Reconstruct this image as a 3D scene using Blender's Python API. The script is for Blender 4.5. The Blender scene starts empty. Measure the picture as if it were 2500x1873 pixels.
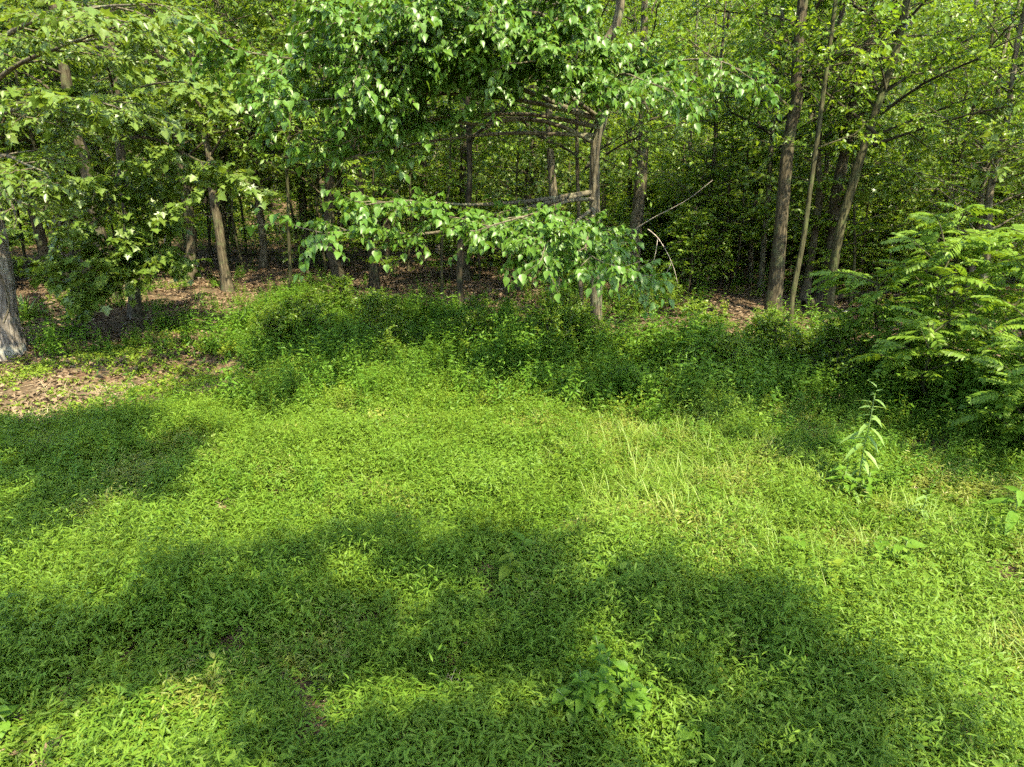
import bpy, math, random
import numpy as np
from mathutils import Vector, Matrix

# ------------------------------------------------------------------ camera, sky, sun, exposure
scene = bpy.context.scene
COL = scene.collection
PITCH = math.radians(16.7)
CAM = np.array([0.0, 0.0, 4.0])
FPX, CX, CY = 1690.0, 1250.0, 936.5
cam_data = bpy.data.cameras.new('camera')
cam_data.sensor_width = 36.0
cam_data.lens = FPX / 2500.0 * 36.0
cam_data.clip_start = 0.05
cam_data.clip_end = 2000
cam = bpy.data.objects.new('camera', cam_data)
cam.location = CAM
cam.rotation_euler = (math.pi / 2 - PITCH, 0, 0)
COL.objects.link(cam)
scene.camera = cam

SUN_AZ = math.radians(148)      # clockwise from +Y (view direction): behind the camera, to the right
SUN_EL = math.radians(56)
SUN = np.array([math.sin(SUN_AZ) * math.cos(SUN_EL), math.cos(SUN_AZ) * math.cos(SUN_EL), math.sin(SUN_EL)])
world = bpy.data.worlds.new('World')
scene.world = world
world.use_nodes = True
wn = world.node_tree
for n in list(wn.nodes):
    wn.nodes.remove(n)
sky = wn.nodes.new('ShaderNodeTexSky')
sky.sky_type = 'NISHITA'
sky.sun_disc = False
sky.dust_density = 1.2
sky.sun_elevation = SUN_EL
sky.sun_rotation = SUN_AZ
bg = wn.nodes.new('ShaderNodeBackground')
bg.inputs['Strength'].default_value = 0.15
wo = wn.nodes.new('ShaderNodeOutputWorld')
wn.links.new(sky.outputs[0], bg.inputs['Color'])
wn.links.new(bg.outputs[0], wo.inputs['Surface'])
sun_data = bpy.data.lights.new('sun', 'SUN')
sun_data.energy = 4.2
sun_data.angle = math.radians(0.53)
sun_data.color = (1.0, 0.90, 0.68)
sun = bpy.data.objects.new('sun', sun_data)
sun.rotation_euler = Vector(SUN).to_track_quat('Z', 'Y').to_euler()
sun.location = (5, -10, 30)
COL.objects.link(sun)
scene.view_settings.view_transform = 'Standard'
scene.view_settings.look = 'None'
scene.view_settings.gamma = 1
scene.view_settings.exposure = 2.2
scene.render.engine = 'CYCLES'
scene.cycles.max_bounces = 10
scene.cycles.diffuse_bounces = 6
scene.cycles.glossy_bounces = 2
scene.cycles.transmission_bounces = 7
scene.cycles.use_denoising = False
scene.cycles.use_adaptive_sampling = True
scene.cycles.adaptive_threshold = 0.045
scene.cycles.adaptive_min_samples = 32
scene.cycles.caustics_reflective = False
scene.cycles.caustics_refractive = False

RNG = np.random.default_rng(7)

# ------------------------------------------------------------------ where a picture point lies in the place
def ray(px, py):
    x = (px - CX) / FPX
    y = -(py - CY) / FPX
    c, s = math.cos(PITCH), math.sin(PITCH)
    return np.array([x, y * s + c, y * c - s])

LUMP = np.random.default_rng(3).uniform(0, 1, (64, 64))
def lump(x, y):
    x = x + 1000; y = y + 1000
    xi = np.floor(x).astype(int); yi = np.floor(y).astype(int); fx = x - xi; fy = y - yi
    fx = fx * fx * (3 - 2 * fx); fy = fy * fy * (3 - 2 * fy)
    g = lambda a, b: LUMP[a % 64, b % 64]
    return (g(xi, yi) * (1 - fx) + g(xi + 1, yi) * fx) * (1 - fy) + (g(xi, yi + 1) * (1 - fx) + g(xi + 1, yi + 1) * fx) * fy

def ground_z(x, y):
    x = np.asarray(x, float); y = np.asarray(y, float)
    z = 0.06 * np.sin(x * 0.55 + 1.3) * np.cos(y * 0.42) + 0.05 * np.sin(x * 1.3 + y * 0.9) + 0.03 * np.sin(2.1 * y - x)
    z = z + (0.30 * (lump(x * 0.75, y * 0.75) - 0.5) + 0.10 * (lump(x * 1.7 + 9, y * 1.7) - 0.5)) * np.clip((19 - y) / 4, 0, 1)
    return z + np.where(y > 52, (y - 52) * 0.26, 0.0)

def G(px, py):
    d = ray(px, py)
    t = CAM[2] / -d[2]
    p = CAM + d * t
    for _ in range(4):
        z = float(ground_z(p[0], p[1]))
        p = CAM + d * ((z - CAM[2]) / d[2])
    return p

def AT(px, py, Y):
    d = ray(px, py)
    return CAM + d * (Y / d[1])

def project(P):
    P = np.atleast_2d(P) - CAM
    c, s = math.cos(PITCH), math.sin(PITCH)
    f = P[:, 1] * c - P[:, 2] * s
    u = P[:, 1] * s + P[:, 2] * c
    f = np.where(f < 0.05, 0.05, f)
    return CX + FPX * P[:, 0] / f, CY - FPX * u / f, f

# ------------------------------------------------------------------ materials
def new_mat(name):
    m = bpy.data.materials.new(name)
    m.use_nodes = True
    nt = m.node_tree
    for n in list(nt.nodes):
        nt.nodes.remove(n)
    return m, nt, nt.nodes.new('ShaderNodeOutputMaterial')

def leaf_mat(name, a, b, trans=0.38, rough=0.42, spec=0.4, tmul=(1.5, 1.35, 0.6)):
    m, nt, out = new_mat(name)
    N, L = nt.nodes.new, nt.links.new
    at = N('ShaderNodeAttribute'); at.attribute_name = 'tint'
    oi = N('ShaderNodeObjectInfo')
    add = N('ShaderNodeMath'); add.operation = 'MULTIPLY_ADD'
    L(oi.outputs['Random'], add.inputs[0]); add.inputs[1].default_value = 0.45
    L(at.outputs['Fac'], add.inputs[2])
    fr = N('ShaderNodeMath'); fr.operation = 'MULTIPLY'; fr.inputs[1].default_value = 0.69
    L(add.outputs[0], fr.inputs[0])
    mix = N('ShaderNodeMix'); mix.data_type = 'RGBA'
    L(fr.outputs[0], mix.inputs['Factor'])
    mix.inputs['A'].default_value = (*a, 1); mix.inputs['B'].default_value = (*b, 1)
    p = N('ShaderNodeBsdfPrincipled')
    p.inputs['Roughness'].default_value = rough
    p.inputs['Specular IOR Level'].default_value = spec
    L(mix.outputs['Result'], p.inputs['Base Color'])
    tr = N('ShaderNodeBsdfTranslucent')
    mm = N('ShaderNodeMix'); mm.data_type = 'RGBA'; mm.blend_type = 'MULTIPLY'
    mm.inputs['Factor'].default_value = 1
    L(mix.outputs['Result'], mm.inputs['A']); mm.inputs['B'].default_value = (*tmul, 1)
    L(mm.outputs['Result'], tr.inputs['Color'])
    ms = N('ShaderNodeMixShader'); ms.inputs[0].default_value = trans
    L(p.outputs[0], ms.inputs[1]); L(tr.outputs[0], ms.inputs[2])
    L(ms.outputs[0], out.inputs['Surface'])
    return m

def bark_mat(name, dark, light, lichen=None, sc=7.0, stretch=0.16, bump=0.6):
    m, nt, out = new_mat(name)
    N, L = nt.nodes.new, nt.links.new
    tc = N('ShaderNodeTexCoord')
    mp = N('ShaderNodeMapping'); mp.inputs['Scale'].default_value = (1, 1, stretch)
    L(tc.outputs['Object'], mp.inputs['Vector'])
    n1 = N('ShaderNodeTexNoise'); n1.inputs['Scale'].default_value = sc * 2.6; n1.inputs['Detail'].default_value = 6; n1.inputs['Roughness'].default_value = 0.65
    L(mp.outputs[0], n1.inputs['Vector'])
    vo = N('ShaderNodeTexVoronoi'); vo.feature = 'DISTANCE_TO_EDGE'; vo.inputs['Scale'].default_value = sc * 1.7
    L(mp.outputs[0], vo.inputs['Vector'])
    mul = N('ShaderNodeMath'); mul.operation = 'MULTIPLY_ADD'; mul.inputs[1].default_value = 0.9
    L(vo.outputs['Distance'], mul.inputs[0]); L(n1.outputs['Fac'], mul.inputs[2])
    cr = N('ShaderNodeValToRGB')
    cr.color_ramp.elements[0].position = 0.38; cr.color_ramp.elements[0].color = (*dark, 1)
    cr.color_ramp.elements[1].position = 0.85; cr.color_ramp.elements[1].color = (*light, 1)
    L(mul.outputs[0], cr.inputs[0])
    col = cr.outputs[0]
    if lichen:
        n2 = N('ShaderNodeTexNoise'); n2.inputs['Scale'].default_value = 3.1; n2.inputs['Detail'].default_value = 5
        L(tc.outputs['Object'], n2.inputs['Vector'])
        c2 = N('ShaderNodeValToRGB'); c2.color_ramp.elements[0].position = 0.52; c2.color_ramp.elements[1].position = 0.66
        L(n2.outputs['Fac'], c2.inputs[0])
        f2 = N('ShaderNodeMath'); f2.operation = 'MULTIPLY'; f2.inputs[1].default_value = 0.7
        L(c2.outputs[0], f2.inputs[0])
        mx = N('ShaderNodeMix'); mx.data_type = 'RGBA'
        L(f2.outputs[0], mx.inputs['Factor']); L(col, mx.inputs['A']); mx.inputs['B'].default_value = (*lichen, 1)
        col = mx.outputs['Result']
    p = N('ShaderNodeBsdfPrincipled'); p.inputs['Roughness'].default_value = 0.9; p.inputs['Specular IOR Level'].default_value = 0.15
    L(col, p.inputs['Base Color'])
    bp = N('ShaderNodeBump'); bp.inputs['Strength'].default_value = bump; bp.inputs['Distance'].default_value = 0.03
    L(mul.outputs[0], bp.inputs['Height']); L(bp.outputs[0], p.inputs['Normal'])
    L(p.outputs[0], out.inputs['Surface'])
    return m

M = {}
M['basswood'] = leaf_mat('basswood_leaf', (0.056, 0.140, 0.014), (0.125, 0.215, 0.030), 0.40, 0.40, 0.4, (1.5, 1.3, 0.6))
M['maple'] = leaf_mat('maple_leaf', (0.072, 0.142, 0.016), (0.165, 0.230, 0.040), 0.44, 0.38, 0.5)
M['forest'] = leaf_mat('forest_leaf', (0.070, 0.155, 0.012), (0.175, 0.265, 0.028), 0.50, 0.38, 0.5)
M['understory'] = leaf_mat('understory_leaf', (0.080, 0.172, 0.013), (0.200, 0.285, 0.030), 0.52, 0.38, 0.5)  # colour and translucency raised, standing in for light deep in the woods
M['evergreen'] = leaf_mat('dark_shrub_leaf', (0.024, 0.050, 0.010), (0.050, 0.085, 0.014), 0.2, 0.45, 0.3)
M['stilt'] = leaf_mat('stiltgrass_leaf', (0.072, 0.164, 0.012), (0.168, 0.245, 0.027), 0.42, 0.46, 0.18, (1.55, 1.3, 0.6))
M['stilt_dry'] = leaf_mat('stiltgrass_leaf_yellowing', (0.125, 0.180, 0.022), (0.270, 0.280, 0.060), 0.42, 0.42, 0.3, (1.4, 1.2, 0.6))
M['tallgrass'] = leaf_mat('tall_grass_blade', (0.105, 0.190, 0.018), (0.215, 0.275, 0.046), 0.40, 0.45, 0.25)
M['weed'] = leaf_mat('weed_leaf', (0.056, 0.148, 0.010), (0.135, 0.225, 0.024), 0.40, 0.45, 0.22)
M['paleweed'] = leaf_mat('pale_weed_leaf', (0.140, 0.235, 0.050), (0.190, 0.290, 0.075), 0.38, 0.45, 0.3)
M['cover'] = leaf_mat('ground_cover_leaf', (0.095, 0.165, 0.014), (0.190, 0.245, 0.024), 0.36, 0.45, 0.2)
M['walnut'] = leaf_mat('pinnate_leaflet', (0.076, 0.165, 0.014), (0.165, 0.250, 0.028), 0.42, 0.45, 0.25)
M['yucca'] = leaf_mat('yucca_blade', (0.080, 0.140, 0.025), (0.125, 0.190, 0.040), 0.15, 0.45, 0.3)
M['litter'] = leaf_mat('dead_leaf', (0.062, 0.042, 0.023), (0.235, 0.170, 0.100), 0.12, 0.7, 0.2, (1.1, 0.9, 0.7))
M['straw'] = leaf_mat('dry_grass', (0.230, 0.185, 0.100), (0.420, 0.350, 0.210), 0.25, 0.6, 0.2, (1.1, 1.0, 0.8))
M['stem'] = leaf_mat('green_stem', (0.090, 0.150, 0.040), (0.140, 0.190, 0.060), 0.05, 0.6, 0.3)
M['bark_grey'] = bark_mat('bark_grey', (0.026, 0.021, 0.012), (0.150, 0.130, 0.080), (0.15, 0.165, 0.085), bump=0.9)
M['bark_brown'] = bark_mat('bark_brown', (0.019, 0.015, 0.008), (0.100, 0.084, 0.049), (0.085, 0.098, 0.042), bump=0.9)
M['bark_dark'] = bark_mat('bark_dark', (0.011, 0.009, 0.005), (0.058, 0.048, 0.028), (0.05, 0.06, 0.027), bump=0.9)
M['bark_pale'] = bark_mat('bark_pale', (0.10, 0.085, 0.065), (0.36, 0.32, 0.25), (0.28, 0.28, 0.20))
M['bark_moss'] = bark_mat('bark_moss', (0.019, 0.018, 0.008), (0.078, 0.074, 0.034), (0.07, 0.09, 0.028), bump=0.9)
M['bark_big'] = bark_mat('bark_furrowed', (0.035, 0.030, 0.024), (0.230, 0.200, 0.160), (0.26, 0.26, 0.20), sc=6.0, stretch=0.2, bump=1.0)
M['deadwood'] = bark_mat('dead_wood', (0.12, 0.10, 0.075), (0.36, 0.31, 0.24), None, sc=12)

def ground_material():
    m, nt, out = new_mat('forest_floor')
    N, L = nt.nodes.new, nt.links.new
    tc = N('ShaderNodeTexCoord')
    v = N('ShaderNodeTexVoronoi'); v.inputs['Scale'].default_value = 13; v.inputs['Randomness'].default_value = 1
    L(tc.outputs['Object'], v.inputs['Vector'])
    r = N('ShaderNodeValToRGB')
    e = r.color_ramp.elements
    e[0].position = 0.0; e[0].color = (0.040, 0.024, 0.013, 1)
    e[1].position = 1.0; e[1].color = (0.200, 0.145, 0.085, 1)
    k = e.new(0.35); k.color = (0.090, 0.054, 0.030, 1)
    k = e.new(0.75); k.color = (0.130, 0.092, 0.054, 1)
    sp = N('ShaderNodeSeparateColor')
    L(v.outputs['Color'], sp.inputs[0]); L(sp.outputs[0], r.inputs[0])
    n = N('ShaderNodeTexNoise'); n.inputs['Scale'].default_value = 1.3; n.inputs['Detail'].default_value = 8; n.inputs['Roughness'].default_value = 0.7
    L(tc.outputs['Object'], n.inputs['Vector'])
    r2 = N('ShaderNodeValToRGB'); r2.color_ramp.elements[0].position = 0.42; r2.color_ramp.elements[1].position = 0.66
    L(n.outputs['Fac'], r2.inputs[0])
    mx = N('ShaderNodeMix'); mx.data_type = 'RGBA'
    L(r2.outputs[0], mx.inputs['Factor']); L(r.outputs[0], mx.inputs['A']); mx.inputs['B'].default_value = (0.055, 0.045, 0.024, 1)
    p = N('ShaderNodeBsdfPrincipled'); p.inputs['Roughness'].default_value = 0.95; p.inputs['Specular IOR Level'].default_value = 0.1
    L(mx.outputs['Result'], p.inputs['Base Color'])
    bp = N('ShaderNodeBump'); bp.inputs['Strength'].default_value = 0.9; bp.inputs['Distance'].default_value = 0.03
    L(v.outputs['Distance'], bp.inputs['Height']); L(bp.outputs[0], p.inputs['Normal'])
    L(p.outputs[0], out.inputs['Surface'])
    return m
M['floor'] = ground_material()

# ------------------------------------------------------------------ mesh helpers
class Geo:
    def __init__(self):
        self.v, self.f, self.t, self.n = [], [], [], 0
    def add(self, v, f, t=None):
        v = np.asarray(v, float).reshape(-1, 3); f = np.asarray(f, int).reshape(-1, 3)
        self.v.append(v); self.f.append(f + self.n)
        if t is None:
            t = np.full(len(v), 0.5)
        self.t.append(np.broadcast_to(np.asarray(t, float), (len(v),)))
        self.n += len(v)
        return self
    def merge(self, g):
        if g.n:
            self.add(np.concatenate(g.v), np.concatenate(g.f), np.concatenate(g.t))
        return self
    def mesh(self, name, mat, smooth=False, origin=None):
        me = bpy.data.meshes.new(name)
        if self.n:
            v = np.concatenate(self.v)
            if origin is not None:
                v = v - np.asarray(origin)
            f = np.concatenate(self.f); t = np.concatenate(self.t)
            me.vertices.add(len(v)); me.vertices.foreach_set('co', v.astype(np.float32).ravel())
            me.loops.add(len(f) * 3); me.loops.foreach_set('vertex_index', f.astype(np.int32).ravel())
            me.polygons.add(len(f)); me.polygons.foreach_set('loop_start', np.arange(0, len(f) * 3, 3, dtype=np.int32))
            if smooth:
                me.polygons.foreach_set('use_smooth', np.ones(len(f), dtype=bool))
            a = me.attributes.new('tint', 'FLOAT', 'POINT'); a.data.foreach_set('value', t.astype(np.float32))
            me.update(calc_edges=True)
        me.materials.append(M[mat])
        return me

def unit(a):
    a = np.asarray(a, float)
    return a / np.maximum(np.linalg.norm(a, axis=-1, keepdims=True), 1e-9)

def tube(path, radii, sides=6, rough=0.0, rng=RNG, cap=True):
    P = np.asarray(path, float); R = np.asarray(radii, float)
    n = len(P)
    T = np.gradient(P, axis=0); T = unit(T)
    ref = np.array([0.0, 1.0, 0.0]) if abs(T[0][1]) < 0.8 else np.array([1.0, 0, 0])
    A = unit(np.cross(T, ref)); B = np.cross(T, A)
    ang = np.linspace(0, 2 * math.pi, sides, endpoint=False)
    ring = np.cos(ang)[None, :, None] * A[:, None] + np.sin(ang)[None, :, None] * B[:, None]
    rr = (R[:, None] if R.ndim == 1 else R) * (1 + rough * rng.normal(0, 1, (n, sides)))
    if R.ndim == 2: R = R.mean(axis=1)
    V = (P[:, None] + ring * rr[..., None]).reshape(-1, 3)
    i = np.arange(n - 1)[:, None] * sides; j = np.arange(sides)[None]; k = (j + 1) % sides
    a, b, c, d = i + j, i + k, i + sides + k, i + sides + j
    F = np.concatenate([np.stack([a, b, c], -1).reshape(-1, 3), np.stack([a, c, d], -1).reshape(-1, 3)])
    if cap:
        V = np.concatenate([V, P[-1:] + T[-1:] * R[-1] * 0.3])
        o = (n - 1) * sides
        F = np.concatenate([F, np.array([[o + q, o + (q + 1) % sides, n * sides] for q in range(sides)])])
    return V, F

def resample(path, n):
    P = np.asarray(path, float)
    if len(P) > 2:       # Catmull-Rom through the points
        Q = np.concatenate([[2 * P[0] - P[1]], P, [2 * P[-1] - P[-2]]])
        out = []
        for i in range(len(P) - 1):
            p0, p1, p2, p3 = Q[i:i + 4]
            for t in np.linspace(0, 1, 8, endpoint=False):
                out.append(0.5 * (2 * p1 + (p2 - p0) * t + (2 * p0 - 5 * p1 + 4 * p2 - p3) * t * t + (3 * p1 - p0 - 3 * p2 + p3) * t ** 3))
        out.append(P[-1]); P = np.array(out)
    s = np.concatenate([[0], np.cumsum(np.linalg.norm(np.diff(P, axis=0), axis=1))])
    u = np.linspace(0, s[-1], n)
    return np.stack([np.interp(u, s, P[:, k]) for k in range(3)], -1)

def path_len(P):
    return float(np.linalg.norm(np.diff(np.asarray(P), axis=0), axis=1).sum())

# leaf shapes: along +Y, face +Z, length 1
def strip_leaf(ts, ws, fold=0.25, droop=0.15):
    V, F = [], []
    for t, w in zip(ts, ws):
        z = -droop * t * t
        V += [(-w, t, z + fold * w), (0, t, z), (w, t, z + fold * w)]
    for i in range(len(ts) - 1):
        a = i * 3
        for (p, q, r, s) in ((a, a + 1, a + 4, a + 3), (a + 1, a + 2, a + 5, a + 4)):
            wl, wh = ws[i], ws[i + 1]
            if wl < 1e-6:
                F.append((a + 1, r, s))
            elif wh < 1e-6:
                F.append((p, q, a + 4))
            else:
                F += [(p, q, r), (p, r, s)]
    V = np.array(V); F = np.array(F)
    used = np.unique(F); mp = np.full(len(V), -1); mp[used] = np.arange(len(used))
    return V[used], mp[F]
LEAF = {
    'ovate': strip_leaf([0, 0.12, 0.38, 0.72, 1], [0, 0.27, 0.36, 0.18, 0], 0.35, 0.22),
    'ovate_s': strip_leaf([0, 0.38, 1], [0, 0.30, 0], 0.3, 0.2),
    'simple': (np.array([[0, 0, 0], [-0.27, 0.42, 0.07], [0.27, 0.42, 0.07], [0, 1, -0.1]]), np.array([[0, 3, 1], [0, 2, 3]])),
    'lance': strip_leaf([0, 0.25, 0.62, 1], [0, 0.10, 0.085, 0], 0.25, 0.3),
    'lance_s': strip_leaf([0, 0.35, 1], [0, 0.10, 0], 0.25, 0.25),
    'lance_m': strip_leaf([0, 0.2, 0.6, 1], [0, 0.095, 0.085, 0], 0.3, 0.35),
    'lance_w': strip_leaf([0, 0.2, 0.55, 1], [0, 0.13, 0.125, 0], 0.3, 0.28),
    'blade': strip_leaf([0, 0.3, 0.7, 1], [0.014, 0.018, 0.012, 0], 0.3, 0.55),
    'leaflet': strip_leaf([0, 0.3, 0.7, 1], [0, 0.19, 0.155, 0], 0.2, 0.15),
    'yucca': strip_leaf([0, 0.2, 0.6, 1], [0.02, 0.032, 0.026, 0], 0.6, 0.12),
}
def maple_leaf():
    out = [(0, 0.0), (0.16, 0.06), (0.42, -0.02), (0.30, 0.22), (0.62, 0.48), (0.34, 0.48), (0.22, 0.66), (0, 1.0)]
    pts = [(x, y) for x, y in out] + [(-x, y) for x, y in out[1:-1][::-1]]
    V = [(0, 0.36, -0.04)] + [(x, y, 0.14 * abs(x) - 0.10 * y * y) for x, y in pts]
    n = len(pts)
    return np.array(V, float), np.array([(0, 1 + (i + 1) % n, 1 + i) for i in range(n)])
LEAF['maple'] = maple_leaf()
def dead_leaf(seed):
    r = np.random.default_rng(seed)
    v, f = LEAF['ovate_s']; v = v.copy(); v[:, 2] += r.uniform(-0.25, 0.35) * (v[:, 1] - 0.5) ** 2 * 2 + r.uniform(0.0, 0.8) * np.abs(v[:, 0])
    return v, f

def place_leaves(geo, kind, pos, yd, zd, sc, tint):
    tv, tf = LEAF[kind] if isinstance(kind, str) else kind
    pos = np.asarray(pos); n = len(pos)
    if n == 0:
        return geo
    y = unit(yd); x = unit(np.cross(y, zd)); z = np.cross(x, y)
    sc = np.broadcast_to(np.asarray(sc, float), (n,))[:, None, None]
    V = pos[:, None] + sc * (tv[None, :, 0:1] * x[:, None] + tv[None, :, 1:2] * y[:, None] + tv[None, :, 2:3] * z[:, None])
    F = tf[None] + (np.arange(n) * len(tv))[:, None, None]
    geo.add(V.reshape(-1, 3), F.reshape(-1, 3), np.repeat(np.broadcast_to(tint, (n,)), len(tv)))
    return geo

def twig_leaves(rng, S, D, Ln, per, size, droop=0.3, out=0.8, up_jit=0.35, size_jit=0.34):
    """leaves set alternately along twigs S + D*Ln; returns pos, ydir, zdir, scale, tint"""
    S = np.asarray(S); D = unit(D); N = len(S)
    t = (np.arange(per) + 0.6) / per
    tt = np.clip(t[None] + rng.normal(0, 0.05, (N, per)), 0.05, 1.0)
    Z = np.array([0, 0, 1.0])
    side = unit(np.cross(D, Z) + rng.normal(0, 0.02, (N, 3)))
    sg = np.where(np.arange(per) % 2 == 0, 1.0, -1.0); sg[-1] = 0.15
    sag = -0.16 * (tt ** 2) * np.asarray(Ln)[:, None]
    pos = S[:, None] + D[:, None] * (tt * np.asarray(Ln)[:, None])[..., None]
    pos[..., 2] += sag
    y = D[:, None] * 0.55 + side[:, None] * (sg[None] * out)[..., None] + rng.normal(0, 0.25, (N, per, 3))
    y[..., 2] -= droop
    z = Z + rng.normal(0, up_jit, (N, per, 3))
    sc = size * (1 + size_jit * rng.normal(0, 1, (N, per))).clip(0.45, 1.6)
    tw_t = rng.uniform(0, 1, (N, 1)) * 0.5 + rng.uniform(0, 1, (N, per)) * 0.5
    return pos.reshape(-1, 3), y.reshape(-1, 3), z.reshape(-1, 3), sc.ravel(), tw_t.ravel()

# ------------------------------------------------------------------ object helpers
def link(name, data, parent=None, loc=None):
    o = bpy.data.objects.new(name, data)
    COL.objects.link(o)
    if parent is not None:
        o.parent = parent
    if loc is not None:
        o.location = loc
    return o

def tag(o, label=None, cat=None, group=None, kind=None):
    if label: o['label'] = label
    if cat: o['category'] = cat
    if group: o['group'] = group
    if kind: o['kind'] = kind
    return o

def thing(name, loc, label, cat, group=None, rz=0.0, sc=1.0):
    o = link(name, None, None, loc)
    o.empty_display_size = 0.2
    o.rotation_euler = (0, 0, rz); o.scale = (sc, sc, sc)
    return tag(o, label, cat, group)

def copy_tree(src, loc, rz, sc, label=None, group=None, tilt=(0, 0)):
    def rec(s, par):
        c = s.copy(); COL.objects.link(c)
        if par is not None:
            c.parent = par
        for ch in s.children:
            rec(ch, c)
        return c
    r = rec(src, None)
    r.location = loc; r.rotation_euler = (tilt[0], tilt[1], rz)
    r.scale = (sc, sc, sc) if np.isscalar(sc) else sc
    if label: r['label'] = label
    if group: r['group'] = group
    return r

def scatter(name, pts, rot, scl, idx, templates, label, cat):
    """one mass of small growth: points carrying instances of a few meshes"""
    col = bpy.data.collections.new(name + '_pieces')
    for i, (me) in enumerate(templates):
        o = bpy.data.objects.new('%s_piece_%02d' % (name, i), me)
        col.objects.link(o)
    me = bpy.data.meshes.new(name)
    n = len(pts)
    me.vertices.add(n); me.vertices.foreach_set('co', np.asarray(pts, np.float32).ravel())
    a = me.attributes.new('rot', 'FLOAT_VECTOR', 'POINT'); a.data.foreach_set('vector', np.asarray(rot, np.float32).ravel())
    a = me.attributes.new('scl', 'FLOAT', 'POINT'); a.data.foreach_set('value', np.asarray(scl, np.float32))
    a = me.attributes.new('idx', 'INT', 'POINT'); a.data.foreach_set('value', np.asarray(idx, np.int32))
    for t in templates:
        for m in t.materials:
            if m.name not in [q.name for q in me.materials]:
                me.materials.append(m)
    o = link(name, me)
    g = bpy.data.node_groups.new(name + '_nodes', 'GeometryNodeTree')
    g.interface.new_socket('Geometry', in_out='INPUT', socket_type='NodeSocketGeometry')
    g.interface.new_socket('Geometry', in_out='OUTPUT', socket_type='NodeSocketGeometry')
    N, L = g.nodes.new, g.links.new
    gi, go = N('NodeGroupInput'), N('NodeGroupOutput')
    ip = N('GeometryNodeInstanceOnPoints')
    ci = N('GeometryNodeCollectionInfo'); ci.inputs['Collection'].default_value = col
    ci.inputs['Separate Children'].default_value = True; ci.inputs['Reset Children'].default_value = True
    def attr(nm, ty):
        q = N('GeometryNodeInputNamedAttribute'); q.data_type = ty; q.inputs['Name'].default_value = nm
        return q.outputs['Attribute']
    e2r = N('FunctionNodeEulerToRotation')
    L(attr('rot', 'FLOAT_VECTOR'), e2r.inputs[0])
    L(gi.outputs[0], ip.inputs['Points']); L(ci.outputs[0], ip.inputs['Instance'])
    ip.inputs['Pick Instance'].default_value = True
    L(attr('idx', 'INT'), ip.inputs['Instance Index'])
    L(e2r.outputs[0], ip.inputs['Rotation']); L(attr('scl', 'FLOAT'), ip.inputs['Scale'])
    L(ip.outputs[0], go.inputs[0])
    md = o.modifiers.new('growth', 'NODES'); md.node_group = g
    return tag(o, label, cat, kind='stuff')

def in_poly(poly, x, y):
    x = np.asarray(x); y = np.asarray(y); r = np.zeros(x.shape, bool)
    P = np.asarray(poly, float); j = len(P) - 1
    for i in range(len(P)):
        xi, yi = P[i]; xj, yj = P[j]
        c = ((yi > y) != (yj > y)) & (x < (xj - xi) * (y - yi) / (yj - yi + 1e-12) + xi)
        r ^= c; j = i
    return r

def vnoise(x, y, seed=0):
    """smooth value noise, about 0..1"""
    r = np.random.default_rng(seed); T = r.uniform(0, 1, (64, 64))
    x = np.asarray(x, float) + 1000; y = np.asarray(y, float) + 1000
    xi = np.floor(x).astype(int); yi = np.floor(y).astype(int); fx = x - xi; fy = y - yi
    fx = fx * fx * (3 - 2 * fx); fy = fy * fy * (3 - 2 * fy)
    g = lambda a, b: T[a % 64, b % 64]
    return (g(xi, yi) * (1 - fx) + g(xi + 1, yi) * fx) * (1 - fy) + (g(xi, yi + 1) * (1 - fx) + g(xi + 1, yi + 1) * fx) * fy

DS = 2500 / 2212.0
def dpoly(L):
    return [(x * DS, y * DS) for x, y in L]

# ------------------------------------------------------------------ the ground
def build_ground():
    xs = np.concatenate([np.linspace(-160, -26, 24), np.linspace(-25, 25, 201), np.linspace(26, 160, 24)])
    ys = np.concatenate([np.linspace(-60, -1, 16), np.linspace(0, 40, 161), np.linspace(41, 240, 50)])
    X, Y = np.meshgrid(xs, ys); Z = ground_z(X, Y) + 0.025 * (vnoise(X * 2.3, Y * 2.3, 3) - 0.5)
    V = np.stack([X, Y, Z], -1).reshape(-1, 3)
    w = len(xs); i = (np.arange(len(ys) - 1)[:, None] * w + np.arange(w - 1)[None]).ravel()
    F = np.concatenate([np.stack([i, i + 1, i + w + 1], -1), np.stack([i, i + w + 1, i + w], -1)])
    g = Geo(); g.add(V, F)
    o = link('ground', g.mesh('ground', 'floor', True))
    tag(o, 'brown woodland ground under the grass and trees', 'ground', kind='structure')
build_ground()

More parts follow.
